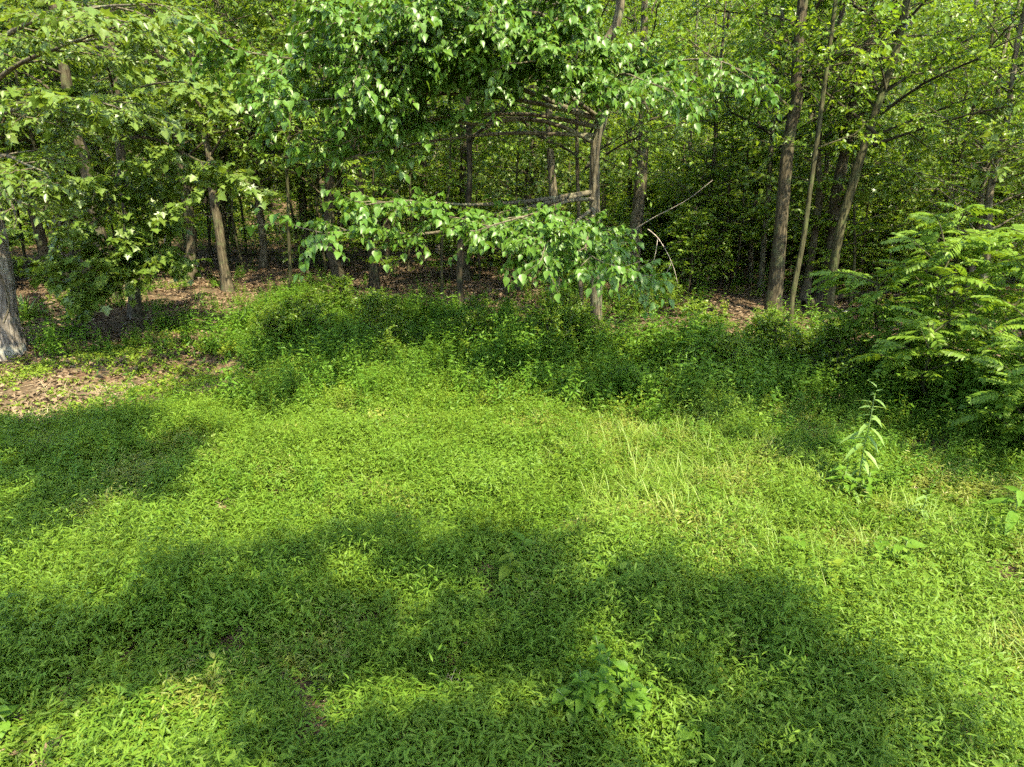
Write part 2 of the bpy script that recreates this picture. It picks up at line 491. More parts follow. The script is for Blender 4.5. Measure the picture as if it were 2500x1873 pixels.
# ------------------------------------------------------------------ tree building
def limb_foliage(rng, path, leaf, size, droop, f0=0.35, dens=9.0, spread=0.32, per=10, twig_len=(0.35, 0.75), flat=0.12, up_jit=0.35, tilt=0.0):
    """secondary branches, twigs and leaves along a limb. returns (wood Geo, leaf arrays)"""
    P = np.asarray(path); L = path_len(P)
    Q = resample(P, 24); T = unit(np.gradient(Q, axis=0))
    W = Geo(); S, D, Ln = [], [], []
    n2 = max(3, int(L * (1 - f0) * 2.2))
    Z = np.array([0, 0, 1.0])
    fr = f0 + (1 - f0) * (np.arange(n2) + rng.uniform(0, 0.8, n2)) / n2
    for k, f in enumerate(np.append(fr.clip(0, 0.99), 1.0)):
        i = min(23, int(f * 23))
        d = T[i]; side = unit(np.cross(d, Z))
        sg = 1 if k % 2 else -1
        last = k == n2
        if last: sg = 0.1
        b = unit(d * rng.uniform(0.5, 0.9) + side * sg * rng.uniform(0.5, 1.0) + Z * (rng.normal(tilt, flat)))
        bl = min(1.5, L * spread * rng.uniform(0.55, 1.1) * (1.15 - 0.55 * f)) * (0.5 if last else 1.0)
        m = 6
        u = np.linspace(0, 1, m)
        B = Q[i] + b * (u * bl)[:, None] + rng.normal(0, 0.02 * bl, (m, 3)) * u[:, None]
        B[:, 2] -= 0.10 * bl * u ** 2
        W.add(*tube(B, np.linspace(0.010 + 0.006 * bl, 0.004, m), 4, cap=False))
        nt = max(3, int(bl * dens))
        ft = rng.uniform(0.12, 1.0, nt)
        st = np.stack([np.interp(ft, u, B[:, c]) for c in range(3)], -1)
        bs = unit(np.cross(b, Z))
        sgn = np.where(np.arange(nt) % 2 == 0, 1, -1)[:, None]
        dd = unit(b * rng.uniform(0.4, 1.0, (nt, 1)) + bs * sgn * rng.uniform(0.3, 1.0, (nt, 1)) + Z * rng.normal(tilt * 0.5, flat * 1.4, (nt, 1)))
        S.append(st); D.append(dd); Ln.append(rng.uniform(*twig_len, nt))
    S = np.concatenate(S); D = np.concatenate(D); Ln = np.concatenate(Ln)
    for s, d, l in zip(S, D, Ln):
        e = s + d * l; e[2] -= 0.16 * l
        W.add(*tube(np.array([s, (s + e) / 2 + [0, 0, 0.04 * l], e]), [0.005, 0.004, 0.002], 3, cap=False))
    return W, twig_leaves(rng, S, D, Ln, per, size, droop, up_jit=up_jit)

def make_trunk_path(rng, base, top, n=14, wob=0.06):
    base = np.asarray(base, float); top = np.asarray(top, float)
    u = np.linspace(0, 1, n)
    P = base + (top - base) * u[:, None]
    w = np.cumsum(rng.normal(0, wob, (n, 2)), axis=0); w -= w[0] + (w[-1] - w[0]) * u[:, None]
    P[:, :2] += w
    return P

def trunk_geo(rng, P, r0, r1, flare=0.35, sides=12, rough=0.03):
    Q = resample(P, max(20, int(path_len(P) * 4)))
    s = np.linspace(0, 1, len(Q)); L = path_len(Q)
    R = r0 + (r1 - r0) * s
    th = np.linspace(0, 2 * math.pi, sides, endpoint=False); ph = rng.uniform(0, 6.28); k = int(rng.integers(3, 6))
    R = R[:, None] * (1 + 1.7 * flare * np.exp(-s * L / 0.30)[:, None] * (0.75 + 0.5 * np.cos(k * th + ph)[None]) + 0.05 * np.cos(2 * th[None] + 3 * s[:, None] * L / 2 + ph))
    Q = Q.copy(); Q[0, 2] -= 0.12
    return Geo().add(*tube(Q, R, sides, rough, rng))

def auto_limbs(rng, P, z0, z1, n, length, up=(0.05, 0.5)):
    """limbs spread round a trunk path between two heights"""
    zz = np.sort(rng.uniform(z0, z1, n)); out = []
    az = rng.uniform(0, 6.28)
    for z in zz:
        az += 2.4 + rng.normal(0, 0.4)
        i = int(np.argmin(np.abs(P[:, 2] - z)))
        s = P[i]
        f = (z - z0) / max(0.1, z1 - z0)
        l = length * (0.75 + 0.5 * rng.random()) * (1.0 - 0.55 * f ** 1.5)
        e = rng.uniform(*up) + 0.35 * f
        d = np.array([math.cos(az) * math.cos(e), math.sin(az) * math.cos(e), math.sin(e)])
        u = np.linspace(0, 1, 6)
        B = s + d * (u * l)[:, None] + rng.normal(0, 0.05 * l, (6, 3)) * u[:, None] * [1, 1, 0.6]
        B[:, 2] -= 0.10 * l * u ** 2
        out.append(B)
    return out

def forest_tree(rng, name, H, r0, crown0, n_limb, limb_len, leaf='simple', size=0.16, mat='forest', bark='bark_brown', dens=5.0, per=11, droop=0.25, label='', cat='tree', group=None, twl=(0.4, 0.9)):
    """a woodland tree at the origin: trunk (with its limbs) and crown"""
    P = make_trunk_path(rng, (0, 0, 0), (rng.normal(0, 0.03 * H), rng.normal(0, 0.03 * H), H), wob=0.012 * H)
    W = trunk_geo(rng, P, r0, 0.03, sides=10)
    Pq = resample(P, 60)
    C = Geo()
    for B in auto_limbs(rng, Pq, crown0, H * 0.97, n_limb, limb_len):
        l = path_len(B)
        W.add(*tube(resample(B, 8), np.linspace(min(r0 * 0.45, 0.02 + 0.012 * l), 0.008, 8), 5, cap=False))
        w, lv = limb_foliage(rng, B, leaf, size, droop, 0.25, dens, 0.36, per, twl, flat=0.2, up_jit=0.4)
        W.merge(w)
        place_leaves(C, leaf, *lv)
    t = thing(name, (0, 0, 0), label, cat, group)
    link('trunk', W.mesh('trunk', bark, True), t)
    link('crown', C.mesh('crown', mat), t)
    return t

def remove_tree(t):
    for c in list(t.children):
        bpy.data.objects.remove(c)
    bpy.data.objects.remove(t)

# woodland tree kinds: each has trunk, branches, crown meshes that the individual trees share
def tree_kind(seed, H, r0, crown0, n_limb, limb_len, leaf, size, mat, bark, dens, per, droop=0.25, twl=(0.4, 0.9), up=(0.1, 0.75), flat=0.32):
    rng = np.random.default_rng(seed)
    P = make_trunk_path(rng, (0, 0, 0), (0, 0, H), wob=0.005 * H)
    T = trunk_geo(rng, P, r0, 0.03, sides=9)
    W, C = Geo(), Geo()
    for B in auto_limbs(rng, resample(P, 60), crown0, H * 0.97, n_limb, limb_len, up):
        l = path_len(B)
        W.add(*tube(resample(B, 8), np.linspace(min(r0 * 0.4, 0.010 + 0.008 * l), 0.006, 8), 5, cap=False))
        dn = dens * (1.0 if H < 8 else float(np.clip(1.5 - 0.15 * B[0][2], 0.07, 1.0)))
        w, lv = limb_foliage(rng, B, leaf, size, droop, 0.15, dn, 0.42, per, twl, flat=flat, up_jit=0.5)
        W.merge(w); place_leaves(C, leaf, *lv)
    return dict(H=H, r0=r0, trunk=T.mesh('trunk', bark, True), branches=W.mesh('branches', bark, True), crown=C.mesh('crown', mat))

KIND = {
    'high_a': tree_kind(11, 16, 0.20, 5.0, 28, 3.8, 'simple', 0.145, 'forest', 'bark_brown', 5.0, 11, 0.5),
    'high_b': tree_kind(12, 15, 0.18, 4.4, 28, 3.6, 'simple', 0.135, 'forest', 'bark_dark', 5.0, 11, 0.5),
    'mid_a': tree_kind(13, 14, 0.15, 2.6, 32, 3.4, 'simple', 0.135, 'forest', 'bark_brown', 4.6, 11, 0.5),
    'mid_b': tree_kind(14, 15, 0.16, 2.2, 32, 3.2, 'maple', 0.145, 'maple', 'bark_brown', 4.2, 10, 0.5),
    'mid_c': tree_kind(15, 13, 0.13, 1.8, 34, 3.0, 'simple', 0.125, 'understory', 'bark_grey', 4.8, 11, 0.5, flat=0.25),
    'pole': tree_kind(16, 11, 0.055, 4.2, 12, 1.7, 'simple', 0.13, 'understory', 'bark_moss', 5.0, 10, 0.5, twl=(0.3, 0.6)),
    'sap_a': tree_kind(21, 4.6, 0.035, 0.7, 20, 1.5, 'simple', 0.12, 'understory', 'bark_brown', 8.0, 10, twl=(0.2, 0.5), up=(0.0, 0.3), flat=0.10),
    'sap_b': tree_kind(22, 3.4, 0.028, 0.5, 17, 1.3, 'maple', 0.13, 'maple', 'bark_grey', 6.0, 9, twl=(0.2, 0.45), up=(0.0, 0.35), flat=0.10),
    'sap_c': tree_kind(23, 5.8, 0.045, 1.4, 22, 1.7, 'simple', 0.13, 'understory', 'bark_brown', 7.0, 10, twl=(0.25, 0.55), up=(0.0, 0.25), flat=0.08),
    'shrub_a': tree_kind(31, 1.7, 0.02, 0.12, 22, 1.1, 'simple', 0.10, 'understory', 'bark_brown', 12.0, 10, twl=(0.15, 0.4), up=(0.3, 0.9), flat=0.3),
    'shrub_b': tree_kind(32, 2.2, 0.02, 0.15, 24, 1.2, 'simple', 0.09, 'evergreen', 'bark_dark', 13.0, 10, twl=(0.15, 0.4), up=(0.2, 0.8), flat=0.3),
}

def kind_tree(kind, name, loc, rz, sc, label, cat, group, tilt=(0, 0), trunk=None):
    K = KIND[kind]
    t = thing(name, loc, label, cat, group)
    if trunk is None:
        t.rotation_euler = (tilt[0], tilt[1], rz); t.scale = (sc, sc, sc)
        link('trunk', K['trunk'], t); tag(link('branches', K['branches'], t), kind='stuff'); tag(link('crown', K['crown'], t), kind='stuff')
    else:
        link('trunk', trunk, t)
        for nm in ('branches', 'crown'):
            o = tag(link(nm, K[nm], t), kind='stuff'); o.rotation_euler = (tilt[0], tilt[1], rz); o.scale = (sc, sc, sc)
    return t

# ------------------------------------------------------------------ trees whose trunks show
# (picture path of the trunk from the base up, width at mid height in picture px, bark, kind, crown turn, label, name)
TRUNKS = [
    ([(201, 660), (181, 560), (155, 386), (150, 278)], 34, 'bark_brown', 'mid_b', 'thick dark furrowed trunk behind the leaning trunk at the left', 'forest_tree'),
    ([(123, 693), (89, 541), (39, 417), (15, 336)], 24, 'bark_brown', 'mid_a', 'leaning brown trunk near the left edge behind the yuccas', 'forest_tree'),
    ([(147, 643), (143, 558), (140, 400)], 26, 'bark_pale', 'mid_a', 'pale mottled trunk between the leaning trunk and the dark furrowed one', 'forest_tree'),
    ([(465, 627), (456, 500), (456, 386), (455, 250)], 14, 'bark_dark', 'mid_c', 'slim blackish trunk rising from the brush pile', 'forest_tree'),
    ([(554, 654), (545, 531), (543, 400), (541, 247)], 16, 'bark_moss', 'mid_a', 'greenish grey trunk right of the brush pile under a bare pale branch', 'forest_tree'),
    ([(517, 627), (507, 540), (505, 430)], 6, 'bark_dark', 'sap_c', 'thin dark pole between the two trunks at the brush pile', 'sapling_tree'),
    ([(405, 655), (402, 539), (398, 430)], 7, 'bark_pale', 'sap_c', 'thin pale pole left of the brush pile', 'sapling_tree'),
    ([(672, 545), (668, 483), (664, 350), (658, 200)], 15, 'bark_pale', 'mid_c', 'pale sunlit trunk far off between the maple and the broad leaved tree', 'forest_tree'),
    ([(653, 545), (645, 386), (642, 250)], 9, 'bark_dark', 'mid_c', 'thin dark trunk just left of the pale far trunk', 'forest_tree'),
    ([(1070, 622), (1068, 560), (1064, 420)], 11, 'bark_pale', 'high_a', 'pale trunk showing under the low leafy sprays of the broad leaved tree', 'forest_tree'),
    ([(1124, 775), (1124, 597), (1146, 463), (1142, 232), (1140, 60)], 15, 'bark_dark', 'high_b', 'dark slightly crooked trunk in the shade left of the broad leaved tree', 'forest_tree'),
    ([(1356, 766), (1356, 654), (1350, 463), (1342, 348), (1339, 232), (1336, 60)], 21, 'bark_grey', 'high_a', 'grey brown trunk standing just left of the broad leaved tree', 'forest_tree'),
    ([(1422, 766), (1416, 674), (1412, 483), (1408, 330)], 9, 'bark_brown', 'high_b', 'slim brown trunk close behind the broad leaved tree', 'forest_tree'),
    ([(1547, 693), (1551, 577), (1559, 502), (1570, 348), (1574, 0)], 33, 'bark_grey', 'high_a', 'stout straight furrowed trunk right of the broad leaved tree', 'forest_tree'),
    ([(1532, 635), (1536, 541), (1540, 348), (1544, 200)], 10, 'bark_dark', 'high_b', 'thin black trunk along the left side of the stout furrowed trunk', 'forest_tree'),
    ([(1735, 640), (1739, 494), (1743, 348), (1747, 240), (1745, 120)], 10, 'bark_brown', 'pole', 'thin dark trunk above the dark evergreen shrub', 'forest_tree'),
    ([(1832, 689), (1835, 577), (1847, 463), (1852, 300)], 12, 'bark_grey', 'pole', 'mossy slim trunk left of a pale sided pair in the right woods', 'forest_tree'),
    ([(1857, 709), (1866, 577), (1878, 463), (1885, 330)], 13, 'bark_grey', 'high_b', 'slim trunk touching the left side of the thick leaning trunk', 'forest_tree'),
    ([(1886, 767), (1901, 616), (1917, 425), (1928, 328), (1947, 232), (1951, 97)], 33, 'bark_brown', 'high_a', 'thick scaly trunk leaning right, before the twin trunks', 'forest_tree'),  # darker bark chosen to stand in for leaf shade on this trunk
    ([(1928, 809), (1936, 716), (1959, 597), (1978, 463), (1994, 348)], 12, 'bark_moss', 'pole', 'slender mossy trunk between the thick scaly trunk and the twins', 'forest_tree'),
    ([(1971, 724), (1990, 577), (2017, 425), (2025, 300)], 11, 'bark_grey', 'pole', 'thin brown trunk right behind the slender mossy one', 'forest_tree'),
    ([(2001, 739), (2032, 597), (2040, 483), (2063, 367), (2079, 270), (2125, 77)], 28, 'bark_brown', 'high_a', 'left and thicker of the twin trunks leaning right', 'forest_tree'),
    ([(2017, 778), (2035, 650), (2052, 558), (2067, 502), (2094, 405), (2113, 348), (2164, 193), (2198, 77)], 22, 'bark_moss', 'high_b', 'right and more slanting of the twin trunks', 'forest_tree'),
    ([(2075, 747), (2086, 635), (2085, 500), (2080, 400)], 9, 'bark_moss', 'sap_c', 'thin pole right of the twin trunks beside the fallen log', 'sapling_tree'),
    ([(2140, 640), (2156, 494), (2179, 386), (2187, 270)], 13, 'bark_pale', 'mid_b', 'pale sunlit crooked trunk in the right background', 'forest_tree'),
    ([(972, 585), (972, 558), (968, 430)], 11, 'bark_grey', 'mid_a', 'greyish trunk behind the left low spray of the broad leaved tree', 'forest_tree'),
    ([(1290, 655), (1288, 520), (1285, 463), (1292, 340)], 14, 'bark_dark', 'high_b', 'dark trunk with a pale foot behind the middle low spray', 'forest_tree'),
    ([(1008, 600), (1008, 540), (1003, 400)], 13, 'bark_dark', 'high_a', 'dark far trunk behind the gap between two low sprays', 'forest_tree'),
    ([(236, 640), (232, 480), (231, 200), (231, 60)], 24, 'bark_pale', 'mid_b', 'tall pale trunk whose upper part shows through leaves at the left', 'forest_tree'),
]
hand_xy = []
def build_trunk_trees():
    for q, (pp, wpx, bark, kind, label, name) in enumerate(TRUNKS):
        rng = np.random.default_rng(100 + q)
        base = G(*pp[0]); Y = base[1]
        pts = [base] + [AT(x, y, Y) for x, y in pp[1:]]
        K = KIND[kind]
        dist = math.hypot(Y, base[2] - 4)
        r = max(0.02, wpx / FPX * dist * 0.5)
        H = K['H'] * rng.uniform(0.9, 1.1)
        sc = H / K['H']
        d = unit(pts[-1] - pts[0])
        if pts[-1][2] < H:
            pts.append(pts[-1] + unit(d * 0.6 + np.array([0, 0, 0.4])) * (H - pts[-1][2]))
        pts = np.array(pts) - base
        if kind.startswith('sap'):
            g = trunk_geo(rng, pts, r, 0.012, 0.15, 7)
        else:
            g = trunk_geo(rng, pts, r * 1.06, 0.035, 0.3, 12, 0.035)
        # crown follows the lean of the upper trunk
        up = unit(pts[-1] - pts[0])
        tilt = (-math.asin(up[1]), math.asin(up[0]))
        kind_tree(kind, name, base, 0, sc, label, 'sapling' if kind.startswith('sap') else 'tree', None, tilt, g.mesh('trunk', bark, True))
        hand_xy.append(base[:2])
build_trunk_trees()

# ------------------------------------------------------------------ the broad leaved tree in the middle
def leaf_parts(parent, leaves, kind, mat, origin, n, name='leaf'):
    """the n leaves nearest the camera become parts; returns the mask of the rest"""
    pos, y, z, sc, ti = leaves
    px, py, f = project(pos)
    ok = (px > 0) & (px < 2500) & (py > 0) & (py < 1873)
    d = np.linalg.norm(pos - CAM, axis=1) / sc
    d[~ok] = 1e9
    order = np.argsort(d)[:n]
    me = Geo().add(*LEAF[kind]).mesh(name, mat)
    yy = unit(y[order]); xx = unit(np.cross(yy, z[order])); zz = np.cross(xx, yy)
    for k, i in enumerate(order):
        o = link(name, me, parent)
        R = Matrix(((xx[k, 0], yy[k, 0], zz[k, 0]), (xx[k, 1], yy[k, 1], zz[k, 1]), (xx[k, 2], yy[k, 2], zz[k, 2])))
        o.matrix_local = Matrix.Translation(Vector(pos[i] - origin)) @ R.to_4x4() @ Matrix.Diagonal((sc[i], sc[i], sc[i], 1))
    keep = np.ones(len(pos), bool); keep[order] = False
    return keep

def explicit_tree(seed, name, label, trunk_px, r0, r_top, bark, limbs, leaf, size, mat, n_parts, H, droop, upper=None, dens=9.0, per=10, twl=(0.35, 0.75), dead=None, over=None):
    rng = np.random.default_rng(seed)
    base = G(*trunk_px[0]); Y = base[1]
    pts = np.array([base] + [AT(p[0], p[1], p[2] if len(p) > 2 else Y) for p in trunk_px[1:]])
    if pts[-1][2] < H:
        pts = np.concatenate([pts, [pts[-1] + [0.3, 0.2, H - pts[-1][2]]]])
    t = thing(name, base, label, 'tree')
    link('trunk', trunk_geo(rng, pts - base, r0, r_top, 0.35, 16, 0.025).mesh('trunk', bark, True), t)
    LV = []
    TQ = resample(pts, 80)
    for (path, f0, dn, spread, tilt) in limbs:
        B = np.array([AT(p[0], p[1], p[2] if len(p) > 2 else Y) for p in path])
        s = TQ[np.argmin(np.linalg.norm(TQ - B[0], axis=1))]
        B[0] = s
        l = path_len(B)
        Bq = resample(B, 16)
        W = Geo().add(*tube(Bq, np.linspace(min(r0 * 0.4, 0.018 + 0.0055 * l), 0.008, 16), 7, 0.02, rng))
        w, lv = limb_foliage(rng, Bq, leaf, size, droop, f0, dens * dn, spread, per, twl, flat=0.32, tilt=tilt)
        W.merge(w); LV.append(lv)
        link('limb', W.mesh('limb', bark, True, base), t)
    if upper:
        for B in auto_limbs(rng, TQ, *upper):
            l = path_len(B)
            W = Geo().add(*tube(resample(B, 8), np.linspace(0.02 + 0.011 * l, 0.01, 8), 6))
            w, lv = limb_foliage(rng, B, leaf, size, droop, 0.2, dens * 0.35, 0.36, per, twl, flat=0.15)
            W.merge(w); LV.append(lv)
            link('limb', W.mesh('limb', bark, True, base), t)
    for (ox, oy) in (over or []):  # unseen limbs above the frame, added to shade the ground band
        e = np.array([ox, oy, rng.uniform(8.6, 10.2)]); st = TQ[np.argmin(np.abs(TQ[:, 2] - rng.uniform(7.6, 9.0)))]
        B = resample([st, (st + e) / 2 + [0, 0, 0.35], e], 12)
        W = Geo().add(*tube(B, np.linspace(0.06, 0.012, 12), 6))
        w, lv = limb_foliage(rng, B, leaf, size, droop, 0.3, dens * 0.4, 0.34, per, twl, flat=0.15)
        W.merge(w); LV.append(lv)
        link('limb', W.mesh('limb', bark, True, base), t)
    for path, rr in (dead or []):
        B = np.array([AT(*p) for p in path])
        link('dead_branch', Geo().add(*tube(resample(B, 14), np.linspace(rr, 0.005, 14), 5, 0.05, rng)).mesh('dead_branch', 'deadwood', True, base), t)
    lv = [np.concatenate([a[k] for a in LV]) for k in range(5)]
    keep = leaf_parts(t, lv, leaf, mat, base, n_parts)
    C = place_leaves(Geo(), leaf, *[a[keep] for a in lv])
    tag(link('foliage', C.mesh('foliage', mat, False, base), t), kind='stuff')
    hand_xy.append(base[:2])
    return t

Yb = G(1456, 844)[1]
BL = [  # limb path (picture x, y, depth), bare share, leaf density, spread, tilt
    ([(1453, 360, Yb), (1362, 305, 15.8), (1269, 290, 15), (1184, 305, 14.4), (1064, 294, 13), (900, 320, 11.3), (770, 350, 10.2)], 0.62, 0.9, 0.16, 0.0),
    ([(1465, 300, Yb), (1381, 263, 15.6), (1300, 228, 14.4), (1150, 180, 12.6), (900, 160, 11.2), (680, 140, 10.2), (570, 120, 9.6)], 0.4, 1.2, 0.24, 0.05),
    ([(1475, 240, Yb), (1300, 120, 14.2), (1050, 60, 12.2), (850, 30, 10.6)], 0.35, 1.2, 0.3, 0.05),
    ([(1474, 180, Yb), (1450, 110, 14.6), (1340, 80, 12.4), (1180, 90, 11)], 0.35, 1.2, 0.32, 0.05),
    ([(1472, 160, Yb), (1420, 40, 14.5), (1250, -20, 12.4), (1050, -10, 10.8)], 0.35, 1.2, 0.32, 0.05),
    ([(1465, 310, Yb), (1300, 280, 15.4), (1100, 285, 13.2), (950, 310, 11.6), (850, 345, 10.6)], 0.55, 0.6, 0.18, 0.0),
    ([(1460, 340, Yb), (1250, 325, 15.2), (1050, 345, 13.2), (900, 375, 11.6), (810, 395, 10.8)], 0.62, 0.5, 0.16, 0.0),
    ([(1470, 290, Yb), (1330, 200, 14.0), (1150, 130, 12.2), (980, 100, 10.8), (860, 110, 10.0)], 0.35, 1.1, 0.3, 0.05),
    ([(1470, 290, Yb), (1300, 250, 14.4), (1120, 230, 12.8), (950, 230, 11.4), (820, 240, 10.4), (700, 250, 9.8)], 0.4, 1.0, 0.26, 0.05),
    ([(1475, 200, Yb), (1380, 60, 14.0), (1200, 20, 12.0), (980, 30, 10.4), (800, 60, 9.6)], 0.4, 1.0, 0.28, 0.05),
    ([(1470, 300, Yb), (1420, 180, 13.6), (1330, 150, 11.8), (1230, 160, 10.6)], 0.35, 1.1, 0.32, 0.05),
    ([(1475, 270, Yb), (1550, 190, 15), (1650, 150, 13.4), (1760, 150, 12.2), (1830, 190, 11.4)], 0.4, 0.9, 0.22, 0.0),
    ([(1475, 280, Yb), (1500, 210, 14.2), (1520, 180, 12.4), (1580, 200, 11.2), (1640, 220, 10.6)], 0.4, 1.1, 0.30, 0.0),
    ([(1470, 300, Yb), (1440, 230, 14.4), (1400, 200, 12.6), (1420, 230, 11.2)], 0.4, 1.0, 0.28, 0.0),
    ([(1453, 490, Yb), (1390, 490, 15.2), (1310, 520, 13.6), (1220, 545, 12.2), (1160, 565, 11.4)], 0.35, 0.9, 0.24, 0.0),
    ([(1453, 500, Yb), (1420, 530, 14.6), (1370, 570, 12.8), (1340, 585, 11.8), (1330, 605, 11.2)], 0.35, 0.9, 0.26, 0.0),
    ([(1453, 510, Yb), (1440, 560, 14.2), (1430, 610, 12.4), (1470, 640, 11.3), (1500, 650, 10.9)], 0.4, 1.0, 0.22, 0.0),
    ([(1453, 470, Yb), (1300, 505, 15.6), (1172, 546, 14.2), (1018, 573, 13), (890, 560, 12), (790, 570, 11.2), (730, 555, 10.8)], 0.66, 0.9, 0.13, 0.0),
    ([(1453, 470, Yb), (1300, 490, 15.6), (1150, 500, 14.0), (1000, 490, 12.6), (890, 500, 11.4)], 0.72, 1.0, 0.14, 0.0),
]
BL = [([(a, b, c if i == 0 or path[-1][1] > 400 else Yb - (Yb - c) * 0.66) for i, (a, b, c) in enumerate(path)], f0, dn, sp, ti) for path, f0, dn, sp, ti in BL]
explicit_tree(301, 'broad_leaved_tree', 'grey trunked tree with large drooping pointed leaves in the middle of the woods edge',
              [(1456, 844), (1455, 616), (1451, 463), (1455, 348), (1475, 270), (1472, 108), (1516, 0)], 0.15, 0.05, 'bark_grey',
              BL, 'ovate', 0.116, 'basswood', 300, 13.5, 0.7, upper=(9.0, 13.0, 10, 3.6, (0.0, 0.4)), dens=21.0, per=10,
              over=[(-3, 13.5), (-1, 12.8), (1.5, 12.6), (4, 12.6), (6.5, 13), (8, 15), (-3.5, 16), (7.5, 17.5), (0, 14.5), (5, 15)],  # ends of the added, unseen shading limbs
              dead=[([(1457, 632, Yb), (1500, 590, 16.4), (1540, 566, 16), (1597, 531, 15.5), (1675, 490, 15), (1740, 440, 14.6)], 0.02),
                    ([(1582, 560, 15.6), (1605, 580, 15.4), (1628, 616, 15.2), (1645, 655, 15.1), (1655, 693, 15.0)], 0.014),
                    ([(1606, 582, 15.4), (1600, 620, 15.3), (1585, 688, 15.2)], 0.009),
                    ([(1640, 640, 15.1), (1628, 665, 15.0), (1618, 680, 15.0)], 0.007)])

Ym = G(332, 778)[1]
ML = [
    ([(316, 560, Ym), (260, 620, 18.2), (190, 655, 17), (150, 690, 16.4)], 0.2, 1.7, 0.36, 0.0),
    ([(318, 600, Ym), (290, 660, 18), (240, 680, 17), (200, 640, 16.5)], 0.2, 1.6, 0.36, 0.0),
    ([(316, 570, Ym), (350, 580, 18.6), (385, 610, 17.8)], 0.2, 1.7, 0.42, 0.0),
    ([(300, 430, Ym), (220, 440, 18), (120, 450, 17), (60, 470, 16.4)], 0.2, 1.0, 0.34, 0.0),
    ([(305, 470, Ym), (380, 490, 18.4), (430, 500, 17.6)], 0.2, 0.8, 0.40, 0.0),
    ([(292, 330, Ym), (380, 340, 18.4), (480, 390, 17.4), (590, 430, 16.8)], 0.2, 1.0, 0.32, 0.0),
    ([(290, 300, Ym), (180, 260, 17.8), (60, 280, 16.6)], 0.2, 1.0, 0.34, 0.0),
    ([(288, 280, Ym), (330, 220, 17.8), (420, 200, 16.8), (500, 210, 16)], 0.2, 1.0, 0.34, 0.0),
    ([(300, 400, Ym), (270, 500, 18), (230, 540, 17.2), (160, 560, 16.6)], 0.2, 0.9, 0.34, 0.0),
    ([(286, 250, Ym), (240, 120, 17.6), (120, 90, 16.4)], 0.2, 1.0, 0.34, 0.0),
]
explicit_tree(302, 'maple_tree', 'slender maple with lobed leaves low on its trunk, beside the yuccas',
              [(332, 778), (320, 597), (300, 420), (286, 270), (270, 60)], 0.16, 0.05, 'bark_brown',
              ML, 'maple', 0.17, 'maple', 220, 12.5, 0.55, upper=(6.0, 11.5, 6, 3.0, (0.0, 0.5)), dens=10.0, per=9)

# ------------------------------------------------------------------ big trunk at the left edge with a climbing vine
def big_trunk():
    rng = np.random.default_rng(303)
    base = G(0, 865); Y = base[1]
    pts = np.array([base, AT(-14, 674, Y), AT(-40, 500, Y), AT(-70, 200, Y), AT(-85, 0, Y)])
    pts = np.concatenate([pts, [pts[-1] + [-0.4, 0, 8]]])
    t = thing('old_tree', base, 'massive grey furrowed trunk with a vine, cut by the left edge', 'tree')
    Q = resample(pts - base, 60); s = np.linspace(0, 1, 60) * path_len(pts)
    R = 0.38 - 0.016 * s + 0.20 * np.exp(-s / 0.5)
    Q[0, 2] -= 0.15
    g = Geo(); v, f = tube(Q, np.maximum(R, 0.06), 40, 0.035, rng); g.add(v, f)
    link('trunk', g.mesh('trunk', 'bark_big', True), t)
    vp = []
    for k in range(40):
        i = 2 + int(k * 0.55); a = -2.6 + 0.055 * k + 0.5 * math.sin(k * 0.35)
        vp.append(Q[i] + (R[i] + 0.015) * np.array([math.cos(a + 1.5), math.sin(a - 0.2) if False else -abs(math.sin(a + 1.5)), 0]) + [0, 0, (k * 0.55 % 1) * 0.25])
    link('vine', Geo().add(*tube(resample(np.array(vp)[::4], 40), np.full(40, 0.022), 6)).mesh('vine', 'bark_grey', True), t)
    LV = []
    for path in ([(-60, 300), (60, 260, 14), (180, 240, 13), (280, 260, 12)], [(-60, 240), (40, 160, 14.4), (160, 110, 13.4), (300, 60, 12.6)],
                 [(-70, 150), (60, 60, 14), (220, 20, 12.6), (380, 10, 11.6)], [(-50, 400), (10, 380, 14), (60, 400, 13), (110, 420, 12.4)], [(-40, 450), (0, 460, 14.2), (30, 500, 13.4), (40, 540, 13)]):
        B = resample(np.array([AT(p[0], p[1], p[2] if len(p) > 2 else Y) for p in path]), 14)
        W = Geo().add(*tube(B, np.linspace(0.06, 0.012, 14), 7))
        w, lv = limb_foliage(rng, B, 'maple', 0.14, 0.5, 0.2, 11.0, 0.38, 9, (0.3, 0.7), flat=0.14)
        W.merge(w); LV.append(lv)
        link('limb', W.mesh('limb', 'bark_grey', True, base), t)
    for B in auto_limbs(rng, resample(pts, 80), 7.5, 15, 16, 5.0):
        w, lv = limb_foliage(rng, B, 'simple', 0.18, 0.25, 0.2, 4.0, 0.36, 10, (0.4, 0.9))
        w.add(*tube(resample(B, 8), np.linspace(0.09, 0.012, 8), 6)); LV.append(lv)
        link('limb', w.mesh('limb', 'bark_grey', True, base), t)
    lv = [np.concatenate([a[k] for a in LV]) for k in range(5)]
    keep = leaf_parts(t, lv, 'maple', 'maple', base, 120)
    tag(link('foliage', place_leaves(Geo(), 'simple', *[a[keep] for a in lv]).mesh('foliage', 'maple', False, base), t), kind='stuff')
    hand_xy.append(base[:2])
big_trunk()

